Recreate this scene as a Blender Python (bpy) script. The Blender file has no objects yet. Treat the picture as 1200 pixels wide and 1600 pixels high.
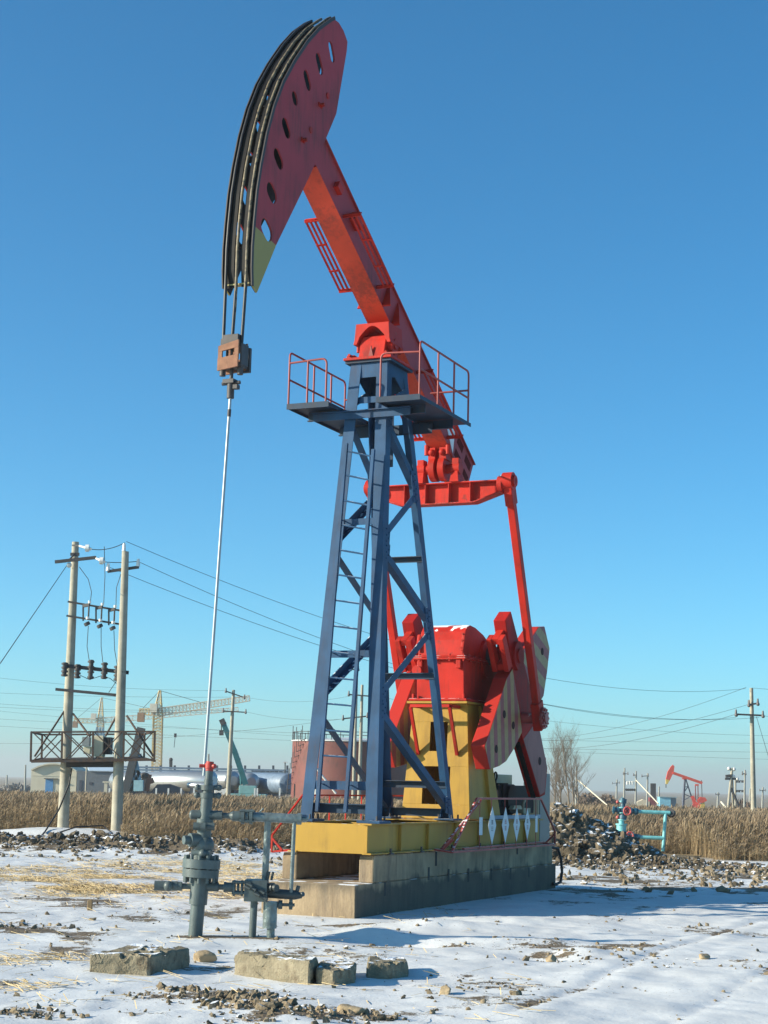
import bpy, math, random
import numpy as np
from mathutils import Vector, Matrix
random.seed(7)
RNG = np.random.default_rng(11)
D = bpy.data
SC = bpy.context.scene
COL = SC.collection
R = math.radians

# ------------------------------------------------------------------ camera
FPX, PITCH, ROLL, CAMH = 2600.0, 0.1620, 0.0235, 1.9
FW = Vector((0, math.cos(PITCH), math.sin(PITCH)))
_r = Vector((1, 0, 0)); _u = Vector((0, -math.sin(PITCH), math.cos(PITCH)))
RT = math.cos(ROLL) * _r + math.sin(ROLL) * _u
UP = -math.sin(ROLL) * _r + math.cos(ROLL) * _u
CAM = Vector((0, 0, CAMH))
cd = D.cameras.new('camera')
cd.sensor_fit = 'VERTICAL'; cd.sensor_height = 24.0; cd.sensor_width = 18.0
cd.lens = 24.0 * FPX / 1600.0
cd.clip_start = 0.1; cd.clip_end = 9000
cam = D.objects.new('camera', cd); COL.objects.link(cam)
cam.matrix_world = Matrix(((RT.x, UP.x, -FW.x, CAM.x), (RT.y, UP.y, -FW.y, CAM.y), (RT.z, UP.z, -FW.z, CAM.z), (0, 0, 0, 1)))
SC.camera = cam


def ray(px, py):
    return FW + RT * ((px - 600) / FPX) - UP * ((py - 800) / FPX)


def at(px, py, y):                     # the point seen there at distance y
    d = ray(px, py)
    return CAM + d * (y / d.y)


def G(px, py, z=0.0):                  # the point of the ground seen there
    d = ray(px, py)
    return CAM + d * ((z - CAMH) / d.z)


# ------------------------------------------------------------------ light
SUN_EL, SUN_DIR = 20.5, Vector((-0.981, -0.193, 0)).normalized()
w = D.worlds.new('World'); SC.world = w; w.use_nodes = True
nt = w.node_tree; nt.nodes.clear()
sky = nt.nodes.new('ShaderNodeTexSky'); sky.sky_type = 'NISHITA'; sky.sun_disc = False
sky.sun_elevation = R(SUN_EL); sky.sun_rotation = math.atan2(SUN_DIR.x, SUN_DIR.y)
sky.air_density = 0.7; sky.dust_density = 0.65; sky.ozone_density = 5.0; sky.altitude = 0
hs = nt.nodes.new('ShaderNodeHueSaturation'); hs.inputs['Saturation'].default_value = 1.15
wb = nt.nodes.new('ShaderNodeVectorMath'); wb.operation = 'MULTIPLY'; wb.inputs[1].default_value = (0.82, 1.15, 0.955)
bg = nt.nodes.new('ShaderNodeBackground'); bg.inputs['Strength'].default_value = 0.125
wo = nt.nodes.new('ShaderNodeOutputWorld')
nt.links.new(sky.outputs[0], hs.inputs['Color']); nt.links.new(hs.outputs[0], wb.inputs[0]); nt.links.new(wb.outputs[0], bg.inputs[0]); nt.links.new(bg.outputs[0], wo.inputs[0])
sl = D.lights.new('sun', 'SUN'); sl.energy = 4.9; sl.angle = R(0.53); sl.color = (1.0, 0.9, 0.72)
so = D.objects.new('sun', sl); COL.objects.link(so)
sdir = Vector((SUN_DIR.x * math.cos(R(SUN_EL)), SUN_DIR.y * math.cos(R(SUN_EL)), math.sin(R(SUN_EL))))
so.rotation_euler = sdir.to_track_quat('Z', 'Y').to_euler(); so.location = sdir * 60
SC.view_settings.view_transform = 'Standard'; SC.view_settings.look = 'None'
SC.view_settings.exposure = 0.80; SC.view_settings.gamma = 1.0

# ------------------------------------------------------------------ materials
MATS = {}


def mat(name, col, rough=0.5, metal=0.0, var=0.12, vs=2.5, spots=None, ss=7.0, st=0.62, sw=0.08, bump=0.0, bs=60.0,
        snow=0.0, sns=6.0, spec=0.5, streak=False, grime=0.0, gcol=(0.05, 0.03, 0.025)):
    if name in MATS:
        return MATS[name]
    m = D.materials.new(name); m.use_nodes = True; t = m.node_tree; N = t.nodes; L = t.links
    b = N['Principled BSDF']
    b.inputs['Roughness'].default_value = rough; b.inputs['Metallic'].default_value = metal
    b.inputs['Specular IOR Level'].default_value = spec
    tc = N.new('ShaderNodeTexCoord')
    n1 = N.new('ShaderNodeTexNoise'); n1.inputs['Scale'].default_value = vs; n1.inputs['Detail'].default_value = 6
    L.new(tc.outputs['Object'], n1.inputs['Vector'])
    mr = N.new('ShaderNodeMapRange'); mr.inputs['From Min'].default_value = 0.3; mr.inputs['From Max'].default_value = 0.7
    mr.inputs['To Min'].default_value = 1 - var; mr.inputs['To Max'].default_value = 1 + var
    L.new(n1.outputs['Fac'], mr.inputs['Value'])
    mx = N.new('ShaderNodeVectorMath'); mx.operation = 'SCALE'; mx.inputs[0].default_value = col[:3]
    L.new(mr.outputs[0], mx.inputs['Scale']); out = mx.outputs[0]
    if spots:
        n2 = N.new('ShaderNodeTexNoise'); n2.inputs['Scale'].default_value = ss; n2.inputs['Detail'].default_value = 9
        n2.inputs['Roughness'].default_value = 0.65
        if streak:
            mp = N.new('ShaderNodeMapping'); mp.inputs['Scale'].default_value = (1, 1, 0.12)
            L.new(tc.outputs['Object'], mp.inputs['Vector']); L.new(mp.outputs[0], n2.inputs['Vector'])
        else:
            L.new(tc.outputs['Object'], n2.inputs['Vector'])
        r2 = N.new('ShaderNodeMapRange'); r2.inputs['From Min'].default_value = st; r2.inputs['From Max'].default_value = st + sw
        L.new(n2.outputs['Fac'], r2.inputs['Value'])
        m2 = N.new('ShaderNodeMix'); m2.data_type = 'RGBA'; m2.inputs['B'].default_value = (*spots, 1)
        L.new(r2.outputs[0], m2.inputs['Factor']); L.new(out, m2.inputs['A']); out = m2.outputs['Result']
    if grime:                                             # runs of dirt and rust down the surface
        mp = N.new('ShaderNodeMapping'); mp.inputs['Scale'].default_value = (1, 1, 0.10); L.new(tc.outputs['Object'], mp.inputs['Vector'])
        n5 = N.new('ShaderNodeTexNoise'); n5.inputs['Scale'].default_value = 11; n5.inputs['Detail'].default_value = 8; n5.inputs['Roughness'].default_value = 0.7
        L.new(mp.outputs[0], n5.inputs['Vector'])
        n6 = N.new('ShaderNodeTexNoise'); n6.inputs['Scale'].default_value = 1.3; n6.inputs['Detail'].default_value = 5; L.new(tc.outputs['Object'], n6.inputs['Vector'])
        mm = N.new('ShaderNodeMath'); mm.operation = 'MULTIPLY'; L.new(n5.outputs['Fac'], mm.inputs[0]); L.new(n6.outputs['Fac'], mm.inputs[1])
        r5 = N.new('ShaderNodeMapRange'); r5.inputs['From Min'].default_value = 0.24; r5.inputs['From Max'].default_value = 0.40; r5.inputs['To Max'].default_value = grime; L.new(mm.outputs[0], r5.inputs['Value'])
        m5 = N.new('ShaderNodeMix'); m5.data_type = 'RGBA'; m5.inputs['B'].default_value = (*gcol, 1); L.new(r5.outputs[0], m5.inputs['Factor']); L.new(out, m5.inputs['A']); out = m5.outputs['Result']
        n7 = N.new('ShaderNodeTexNoise'); n7.inputs['Scale'].default_value = 38; n7.inputs['Detail'].default_value = 4; L.new(tc.outputs['Object'], n7.inputs['Vector'])
        a7 = N.new('ShaderNodeMath'); a7.operation = 'MULTIPLY_ADD'; L.new(n6.outputs['Fac'], a7.inputs[0]); a7.inputs[1].default_value = 0.5; L.new(n7.outputs['Fac'], a7.inputs[2])
        r7 = N.new('ShaderNodeMapRange'); r7.inputs['From Min'].default_value = 0.98; r7.inputs['From Max'].default_value = 1.02; r7.inputs['To Max'].default_value = min(1.0, grime * 1.3); L.new(a7.outputs[0], r7.inputs['Value'])
        m7 = N.new('ShaderNodeMix'); m7.data_type = 'RGBA'; m7.inputs['B'].default_value = (0.12, 0.05, 0.03, 1); L.new(r7.outputs[0], m7.inputs['Factor']); L.new(out, m7.inputs['A']); out = m7.outputs['Result']
    if snow:
        ge = N.new('ShaderNodeNewGeometry'); sx = N.new('ShaderNodeSeparateXYZ'); L.new(ge.outputs['Normal'], sx.inputs[0])
        n3 = N.new('ShaderNodeTexNoise'); n3.inputs['Scale'].default_value = sns; n3.inputs['Detail'].default_value = 5
        L.new(tc.outputs['Object'], n3.inputs['Vector'])
        ad = N.new('ShaderNodeMath'); ad.operation = 'MULTIPLY'; L.new(sx.outputs['Z'], ad.inputs[0]); L.new(n3.outputs['Fac'], ad.inputs[1])
        r3 = N.new('ShaderNodeMapRange'); r3.inputs['From Min'].default_value = 0.62 - snow; r3.inputs['From Max'].default_value = 0.66 - snow
        L.new(ad.outputs[0], r3.inputs['Value'])
        m3 = N.new('ShaderNodeMix'); m3.data_type = 'RGBA'; m3.inputs['B'].default_value = (0.8, 0.82, 0.84, 1)
        L.new(r3.outputs[0], m3.inputs['Factor']); L.new(out, m3.inputs['A']); out = m3.outputs['Result']
    L.new(out, b.inputs['Base Color'])
    if bump:
        n4 = N.new('ShaderNodeTexNoise'); n4.inputs['Scale'].default_value = bs; n4.inputs['Detail'].default_value = 6
        L.new(tc.outputs['Object'], n4.inputs['Vector'])
        bp = N.new('ShaderNodeBump'); bp.inputs['Strength'].default_value = bump; bp.inputs['Distance'].default_value = 0.02
        L.new(n4.outputs['Fac'], bp.inputs['Height']); L.new(bp.outputs[0], b.inputs['Normal'])
    MATS[name] = m
    return m


RED = mat('red_paint', (0.43, 0.024, 0.015), 0.5, spec=0.14, var=0.18, spots=(0.3, 0.04, 0.03), ss=9, st=0.62, bump=0.08, bs=25, grime=0.55)
REDS = mat('red_paint_snowy', (0.43, 0.023, 0.015), 0.5, spec=0.14, var=0.2, spots=(0.25, 0.03, 0.025), ss=7, st=0.6, bump=0.1, bs=20, snow=0.19, sns=5, grime=0.6)
FADED = mat('faded_red_paint', (0.33, 0.04, 0.048), 0.55, spec=0.2, var=0.1, vs=1.2, spots=(0.2, 0.07, 0.065), ss=16, st=0.68, bump=0.05, bs=30, grime=0.55)
PINK = mat('bleached_red_paint', (0.27, 0.105, 0.095), 0.55, spec=0.25, var=0.1, spots=(0.24, 0.1, 0.09), ss=14, st=0.66, grime=0.5)
BLUE = mat('blue_paint', (0.018, 0.062, 0.135), 0.5, spec=0.18, var=0.22, vs=3, spots=(0.045, 0.06, 0.08), ss=14, st=0.66, bump=0.06, bs=30, snow=0.14, sns=9, grime=0.35)
BLUED = mat('dull_blue_paint', (0.014, 0.036, 0.07), 0.55, spec=0.25, var=0.2, spots=(0.05, 0.05, 0.05), ss=10, st=0.66, grime=0.5)
YEL = mat('yellow_paint', (0.39, 0.23, 0.035), 0.5, spec=0.25, var=0.1, vs=1.5, spots=(0.3, 0.2, 0.06), ss=8, st=0.68, bump=0.05, bs=25, snow=0.06, grime=0.3)
BLK = mat('black_grease', (0.012, 0.011, 0.011), 0.55, var=0.3, spec=0.15)
ROPE = mat('greasy_wire_rope', (0.16, 0.125, 0.075), 0.6, var=0.5, vs=12, spots=(0.02, 0.018, 0.016), ss=14, st=0.52)
ROPED = mat('black_wire_rope', (0.02, 0.019, 0.02), 0.5, var=0.4, vs=20)
RUST = mat('rusty_steel', (0.32, 0.16, 0.085), 0.8, var=0.3, vs=8, spots=(0.1, 0.045, 0.03), ss=14, st=0.56, bump=0.3)
DARKST = mat('dark_steel', (0.045, 0.04, 0.042), 0.6, var=0.3, vs=9)
ROD = mat('polished_steel', (0.3, 0.34, 0.36), 0.4, metal=0.3, var=0.08)
GRY = mat('grey_green_paint', (0.085, 0.112, 0.112), 0.42, spec=0.4, var=0.16, vs=6, spots=(0.07, 0.085, 0.085), ss=14, st=0.6, bump=0.1, bs=40, grime=0.4)
WRAP = mat('foil_wrapping', (0.16, 0.2, 0.2), 0.3, metal=0.25, var=0.25, vs=12, bump=0.7, bs=16)
CONC = mat('weathered_concrete', (0.33, 0.245, 0.15), 0.9, var=0.3, vs=2.5, spots=(0.13, 0.11, 0.09), ss=2.2, st=0.55, sw=0.2, bump=0.35, bs=30, streak=True, snow=0.12, sns=3, grime=0.6)
BLOCK = mat('rough_concrete', (0.25, 0.215, 0.15), 0.95, var=0.3, vs=5, spots=(0.14, 0.11, 0.075), ss=6, st=0.52, sw=0.15, bump=0.7, bs=45, snow=0.12, sns=4, spec=0.1)
SIGN = mat('white_sign_enamel', (0.62, 0.65, 0.66), 0.5, var=0.06)
SIGNRED = mat('red_sign_lettering', (0.45, 0.16, 0.15), 0.5)
SIGNDK = mat('dark_sign_lettering', (0.12, 0.12, 0.13), 0.5)
POLE = mat('spun_concrete', (0.36, 0.335, 0.265), 0.85, var=0.14, vs=4, spots=(0.3, 0.27, 0.2), ss=5, st=0.6, sw=0.15, grime=0.3)
WIRE = mat('dark_cable', (0.03, 0.032, 0.035), 0.6)
IRON = mat('rusty_angle_iron', (0.08, 0.05, 0.036), 0.8, var=0.35, vs=5, spots=(0.05, 0.045, 0.045), ss=6, st=0.52)
DKIRON = mat('dark_angle_iron', (0.05, 0.048, 0.05), 0.7, var=0.3, vs=5)
PORC = mat('white_porcelain', (0.75, 0.74, 0.7), 0.25, var=0.05)
CREAM = mat('cream_paint', (0.66, 0.6, 0.42), 0.55, var=0.1)
GREYC = mat('cabinet_shade_grey', (0.2, 0.2, 0.185), 0.5, var=0.06)
TEAL = mat('teal_paint', (0.012, 0.12, 0.14), 0.45, var=0.15)
AQUA = mat('pale_turquoise_paint', (0.19, 0.52, 0.53), 0.4, var=0.15, vs=6)
AQUAD = mat('dark_turquoise_paint', (0.025, 0.10, 0.15), 0.45, var=0.3, vs=10)
SILV = mat('bright_steel_cladding', (0.42, 0.44, 0.45), 0.33, metal=0.65, var=0.06)
STEELB = mat('blue_grey_steel', (0.16, 0.22, 0.3), 0.5, var=0.2)
DKBLUE = mat('dark_slate', (0.05, 0.065, 0.09), 0.7, var=0.2)
CRANE = mat('yellow_crane_paint', (0.62, 0.44, 0.17), 0.6, var=0.2, spots=(0.5, 0.42, 0.3), ss=0.3, st=0.5)
CRANEP = mat('pale_crane_paint', (0.66, 0.6, 0.48), 0.6, var=0.1)
TANKRED = mat('dull_red_oxide_paint', (0.17, 0.052, 0.042), 0.7, var=0.12, vs=0.5, spots=(0.13, 0.045, 0.04), ss=0.7, st=0.55, sw=0.2, grime=0.5)
PLAST = mat('cream_render_wall', (0.62, 0.57, 0.44), 0.9, var=0.1, vs=0.6)
SHED = mat('grey_shed_wall', (0.13, 0.15, 0.17), 0.9, var=0.12)
ROOF = mat('pale_blue_roof_sheet', (0.5, 0.6, 0.68), 0.5, var=0.06)
BLUED2 = mat('blue_door_paint', (0.08, 0.25, 0.5), 0.5)
BARK = mat('grey_brown_bark', (0.17, 0.135, 0.1), 0.9, var=0.25, vs=3)
BRUSH = mat('brown_brushwood', (0.13, 0.095, 0.07), 1.0, var=0.2)
RUBBER = mat('black_rubber', (0.012, 0.012, 0.013), 0.6)
WOOD = mat('old_wood', (0.25, 0.17, 0.09), 0.9, var=0.2)
GLASSY = mat('orange_red_paint', (0.72, 0.07, 0.04), 0.5, var=0.15)


def stripes(name, axis, period, ca, cb, off=0.0):
    m = D.materials.new(name); m.use_nodes = True; t = m.node_tree; N = t.nodes; L = t.links
    b = N['Principled BSDF']; b.inputs['Roughness'].default_value = 0.55; b.inputs['Specular IOR Level'].default_value = 0.2
    tc = N.new('ShaderNodeTexCoord'); dt = N.new('ShaderNodeVectorMath'); dt.operation = 'DOT_PRODUCT'
    dt.inputs[1].default_value = axis; L.new(tc.outputs['Object'], dt.inputs[0])
    a = N.new('ShaderNodeMath'); a.operation = 'MULTIPLY_ADD'; a.inputs[1].default_value = 1 / period; a.inputs[2].default_value = off
    L.new(dt.outputs['Value'], a.inputs[0])
    f = N.new('ShaderNodeMath'); f.operation = 'FRACT'; L.new(a.outputs[0], f.inputs[0])
    g = N.new('ShaderNodeMath'); g.operation = 'GREATER_THAN'; g.inputs[1].default_value = 0.5; L.new(f.outputs[0], g.inputs[0])
    n = N.new('ShaderNodeTexNoise'); n.inputs['Scale'].default_value = 9; n.inputs['Detail'].default_value = 6
    L.new(tc.outputs['Object'], n.inputs['Vector'])
    mx = N.new('ShaderNodeMix'); mx.data_type = 'RGBA'; mx.inputs['A'].default_value = (*ca, 1); mx.inputs['B'].default_value = (*cb, 1)
    L.new(g.outputs[0], mx.inputs['Factor'])
    mr = N.new('ShaderNodeMapRange'); mr.inputs['From Min'].default_value = 0.3; mr.inputs['From Max'].default_value = 0.7
    mr.inputs['To Min'].default_value = 0.85; mr.inputs['To Max'].default_value = 1.12; L.new(n.outputs['Fac'], mr.inputs['Value'])
    sc = N.new('ShaderNodeVectorMath'); sc.operation = 'SCALE'; L.new(mx.outputs['Result'], sc.inputs[0]); L.new(mr.outputs[0], sc.inputs['Scale'])
    # only the broad side faces (normal along the machine's cross axis) carry stripes, the rim stays red
    vt = N.new('ShaderNodeVectorTransform'); vt.vector_type = 'NORMAL'; vt.convert_from = 'WORLD'; vt.convert_to = 'OBJECT'
    ge = N.new('ShaderNodeNewGeometry'); L.new(ge.outputs['Normal'], vt.inputs[0])
    sx = N.new('ShaderNodeSeparateXYZ'); L.new(vt.outputs[0], sx.inputs[0])
    ab = N.new('ShaderNodeMath'); ab.operation = 'ABSOLUTE'; L.new(sx.outputs['Y'], ab.inputs[0])
    gt = N.new('ShaderNodeMath'); gt.operation = 'GREATER_THAN'; gt.inputs[1].default_value = 0.8; L.new(ab.outputs[0], gt.inputs[0])
    m2 = N.new('ShaderNodeMix'); m2.data_type = 'RGBA'; m2.inputs['A'].default_value = (0.4, 0.026, 0.018, 1)
    L.new(gt.outputs[0], m2.inputs['Factor']); L.new(sc.outputs[0], m2.inputs['B'])
    L.new(m2.outputs['Result'], b.inputs['Base Color'])
    return m


STR_V = stripes('striped_weight_paint', (1, 0, 0.10), 0.36, (0.28, 0.085, 0.08), (0.34, 0.225, 0.10), 0.1)
STR_H = stripes('cross_striped_weight_paint', (0.35, 0, 1), 0.42, (0.29, 0.1, 0.095), (0.34, 0.25, 0.13), 0.25)


# ------------------------------------------------------------------ mesh builder
class MB:
    def __init__(s):
        s.v = []; s.f = []; s.s = []; s.m = []

    def cut(s):                   # what follows is a separate piece
        if s.v:
            s.m.append((len(s.v), len(s.f)))
        return s

    def add(s, vs, fs, smooth=False):
        o = len(s.v); s.v += [tuple(v) for v in vs]; s.f += [tuple(i + o for i in f) for f in fs]; s.s += [smooth] * len(fs)
        return s

    def bx(s, x0, x1, y0, y1, z0, z1):
        return s.add([(x0, y0, z0), (x1, y0, z0), (x1, y1, z0), (x0, y1, z0), (x0, y0, z1), (x1, y0, z1), (x1, y1, z1), (x0, y1, z1)],
                     [(0, 3, 2, 1), (4, 5, 6, 7), (0, 1, 5, 4), (1, 2, 6, 5), (2, 3, 7, 6), (3, 0, 4, 7)])

    def hexa(s, a, b):            # two quads joined
        return s.add(list(a) + list(b), [(0, 3, 2, 1), (4, 5, 6, 7), (0, 1, 5, 4), (1, 2, 6, 5), (2, 3, 7, 6), (3, 0, 4, 7)])

    def bar(s, p, q, w, h, up=(0, 0, 1), ow=0.0, oh=0.0):
        p = Vector(p); q = Vector(q); d = (q - p).normalized(); up = Vector(up)
        a = d.cross(up)
        if a.length < 1e-3:
            a = d.cross(Vector((1, 0, 0)))
        a.normalize(); b = a.cross(d).normalized()
        c = [(ow - w / 2, oh - h / 2), (ow + w / 2, oh - h / 2), (ow + w / 2, oh + h / 2), (ow - w / 2, oh + h / 2)]
        return s.hexa([p + a * x + b * y for x, y in c], [q + a * x + b * y for x, y in c])

    def angle(s, p, q, a, b, w, t=0.014):      # L section, flanges along a and b from the heel line p-q
        p = Vector(p); q = Vector(q); a = Vector(a).normalized(); b = Vector(b).normalized()
        for c in ([a * 0, a * w, a * w + b * t, b * t], [b * t, a * t + b * t, a * t + b * w, b * w]):
            s.hexa([p + x for x in c], [q + x for x in c])
        return s

    def tube(s, pts, r, n=8, cap=True):
        pts = [Vector(p) for p in pts]; k = len(pts)
        rs = r if isinstance(r, (list, tuple)) else [r] * k
        t0 = (pts[1] - pts[0]).normalized()
        a = t0.cross(Vector((0, 0, 1)))
        if a.length < 1e-3:
            a = t0.cross(Vector((1, 0, 0)))
        a.normalize(); vs = []
        for i, p in enumerate(pts):
            if i == 0:
                t = t0
            elif i == k - 1:
                t = (pts[i] - pts[i - 1]).normalized()
            else:
                t = ((pts[i + 1] - pts[i]).normalized() + (pts[i] - pts[i - 1]).normalized())
                t = t.normalized() if t.length > 1e-6 else t0
            a = (a - t * a.dot(t)).normalized(); b = t.cross(a)
            for j in range(n):
                th = 2 * math.pi * j / n
                vs.append(p + (a * math.cos(th) + b * math.sin(th)) * rs[i])
        fs = []
        for i in range(k - 1):
            for j in range(n):
                fs.append((i * n + j, i * n + (j + 1) % n, (i + 1) * n + (j + 1) % n, (i + 1) * n + j))
        s.add(vs, fs, True)
        if cap:
            s.add(vs[:n], [tuple(range(n - 1, -1, -1))]); s.add(vs[-n:], [tuple(range(n))])
        return s

    def cyl(s, p, q, r, n=16):
        return s.tube([p, q], r, n)

    def lathe(s, prof, base, axis, n=18):       # profile (distance along axis, radius), sharp steps
        base = Vector(base); axis = Vector(axis).normalized()
        for (h0, r0), (h1, r1) in zip(prof[:-1], prof[1:]):
            if abs(h1 - h0) < 1e-6:
                continue
            s.tube([base + axis * h0, base + axis * h1], [max(r0, 1e-4), max(r1, 1e-4)], n)
        return s

    def prism(s, poly, lo, hi, plane='xz'):
        def P(u, v, h):
            return (u, h, v) if plane == 'xz' else ((h, u, v) if plane == 'yz' else (u, v, h))
        n = len(poly); vs = [P(u, v, lo) for u, v in poly] + [P(u, v, hi) for u, v in poly]
        return s.add(vs, [tuple(range(n)), tuple(range(2 * n - 1, n - 1, -1))] + [(i, n + i, n + (i + 1) % n, (i + 1) % n) for i in range(n)])

    def ball(s, c, r, n=10, m=6, sc=(1, 1, 1)):
        vs = []; fs = []
        for i in range(m + 1):
            ph = math.pi * i / m
            for j in range(n):
                th = 2 * math.pi * j / n
                vs.append((c[0] + sc[0] * r * math.sin(ph) * math.cos(th), c[1] + sc[1] * r * math.sin(ph) * math.sin(th), c[2] + sc[2] * r * math.cos(ph)))
        for i in range(m):
            for j in range(n):
                fs.append((i * n + j, (i + 1) * n + j, (i + 1) * n + (j + 1) % n, i * n + (j + 1) % n))
        return s.add(vs, fs, True)

    def build(s, name, m, parent=None, bevel=0.0, fix=True):
        if s.m:
            out = None; mk = [(0, 0)] + s.m + [(len(s.v), len(s.f))]
            for (v0, f0), (v1, f1) in zip(mk[:-1], mk[1:]):
                if v1 > v0:
                    q = MB(); q.v = s.v[v0:v1]; q.f = [tuple(i - v0 for i in f) for f in s.f[f0:f1]]; q.s = s.s[f0:f1]
                    out = q.build(name, m, parent, bevel, fix)
            return out
        me = D.meshes.new(name); me.from_pydata(s.v, [], s.f); me.validate()
        if len(me.polygons) == len(s.s):
            me.polygons.foreach_set('use_smooth', s.s)
        if fix:
            import bmesh
            b = bmesh.new(); b.from_mesh(me); bmesh.ops.recalc_face_normals(b, faces=b.faces); b.to_mesh(me); b.free()
        me.materials.append(m)
        return link(name, me, parent, bevel)


def link(name, me, parent=None, bevel=0.0):
    o = D.objects.new(name, me); COL.objects.link(o)
    if parent is not None:
        o.parent = parent
    if bevel:
        md = o.modifiers.new('bevel', 'BEVEL'); md.width = bevel; md.segments = 2; md.limit_method = 'ANGLE'; md.angle_limit = R(40)
    return o


def plate(name, outline, holes, y0, y1, m, parent):      # upright plate with holes, in the local xz plane
    cu = D.curves.new(name, 'CURVE'); cu.dimensions = '2D'; cu.fill_mode = 'BOTH'; cu.extrude = abs(y1 - y0) / 2
    for pl in [outline] + holes:
        sp = cu.splines.new('POLY'); sp.points.add(len(pl) - 1); sp.use_cyclic_u = True
        for p, (x, z) in zip(sp.points, pl):
            p.co = (x, z, 0, 1)
    tmp = D.objects.new('tmp', cu); COL.objects.link(tmp)
    dg = bpy.context.evaluated_depsgraph_get(); dg.update()
    me = D.meshes.new_from_object(tmp.evaluated_get(dg)); D.objects.remove(tmp); D.curves.remove(cu)
    me.transform(Matrix(((1, 0, 0, 0), (0, 0, -1, (y0 + y1) / 2), (0, 1, 0, 0), (0, 0, 0, 1))))
    me.name = name; me.materials.clear(); me.materials.append(m)
    return link(name, me, parent)


def slot(a, b, r, n=7):                                   # elongated round-ended hole between a and b
    a = Vector(a); b = Vector(b); d = (b - a); L = d.length; d.normalize(); nrm = Vector((-d.y, d.x))
    a2 = a + d * min(r, L / 2); b2 = b - d * min(r, L / 2); out = []
    for i in range(n + 1):
        t = -math.pi / 2 + math.pi * i / n
        out.append(b2 + d * (r * math.cos(t)) + nrm * (r * math.sin(t)))
    for i in range(n + 1):
        t = math.pi / 2 + math.pi * i / n
        out.append(a2 + d * (r * math.cos(t)) + nrm * (r * math.sin(t)))
    return [(p.x, p.y) for p in out]


def thing(name, label, cat, loc=(0, 0, 0), rz=0.0, group=None):
    o = D.objects.new(name, None); COL.objects.link(o); o.location = loc; o.rotation_euler = (0, 0, rz)
    return tag(o, label, cat, group)


def tag(o, label, cat, group=None):
    o['label'] = label; o['category'] = cat
    if group:
        o['group'] = group
    return o


def kind(o, k):
    o['kind'] = k
    return o


def bend(pts, r=0.06, n=4):                               # round the corners of a polyline
    pts = [Vector(p) for p in pts]; out = [pts[0]]
    for a, b, c in zip(pts[:-2], pts[1:-1], pts[2:]):
        u = (a - b).normalized() * min(r, (a - b).length / 2); v = (c - b).normalized() * min(r, (c - b).length / 2)
        for i in range(n + 1):
            t = i / n
            out.append((b + u) * (1 - t) ** 2 + b * 2 * t * (1 - t) + (b + v) * t * t)
    return out + [pts[-1]]


# ------------------------------------------------------------------ noise
def _h(ix, iy, s):
    n = (ix.astype(np.int64) * 374761393 + iy.astype(np.int64) * 668265263 + s * 1442695041) & 0xffffffff
    n = ((n ^ (n >> 13)) * 1274126177) & 0xffffffff
    return ((n ^ (n >> 16)) & 0xffff) / 65535.0


def vnoise(x, y, s=0):
    ix = np.floor(x); iy = np.floor(y); fx = x - ix; fy = y - iy
    fx = fx * fx * (3 - 2 * fx); fy = fy * fy * (3 - 2 * fy)
    a = _h(ix, iy, s); b = _h(ix + 1, iy, s); c = _h(ix, iy + 1, s); d = _h(ix + 1, iy + 1, s)
    return (a * (1 - fx) + b * fx) * (1 - fy) + (c * (1 - fx) + d * fx) * fy


def fbm(x, y, o=5, s=0, g=0.5):
    t = 0; amp = 1; tot = 0
    for i in range(o):
        t = t + amp * vnoise(x * 2 ** i + 17.3 * i, y * 2 ** i - 9.1 * i, s + i); tot += amp; amp *= g
    return t / tot


def sstep(a, b, x):
    t = np.clip((x - a) / (b - a), 0, 1); return t * t * (3 - 2 * t)


# ------------------------------------------------------------------ machine frame
PSI = 0.4206
MO = Vector((-0.886, 24.62, 0)); MRZ = math.pi / 2 - PSI
EX = Vector((math.sin(PSI), math.cos(PSI), 0)); EY = Vector((-math.cos(PSI), math.sin(PSI), 0))


def MW(x, y, z=0.0):
    return MO + EX * x + EY * y + Vector((0, 0, z))


# ------------------------------------------------------------------ ground
def gauss(x, y, p, rx, ry=None):
    ry = ry or rx
    return np.exp(-((x - p.x) / rx) ** 2 - ((y - p.y) / ry) ** 2)


def polydist(x, y, pts):
    best = np.full_like(x, 1e9)
    for a, b in zip(pts[:-1], pts[1:]):
        dx, dy = b.x - a.x, b.y - a.y
        t = np.clip(((x - a.x) * dx + (y - a.y) * dy) / (dx * dx + dy * dy), 0, 1)
        best = np.minimum(best, np.hypot(x - a.x - t * dx, y - a.y - t * dy))
    return best


RUT1 = [G(1050, 1600), G(1110, 1566), G(1187, 1526), G(1260, 1490)]
RUT2 = [G(800, 1585), G(900, 1545), G(960, 1515), G(1050, 1480), G(1150, 1450), G(1260, 1425)]
HOLLOW = G(628, 1470); MOUND = G(700, 1450); MOUND2 = G(900, 1455); HOL2 = G(850, 1492)
CLOD_A = G(330, 1560); CLOD_B = G(480, 1592)


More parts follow.
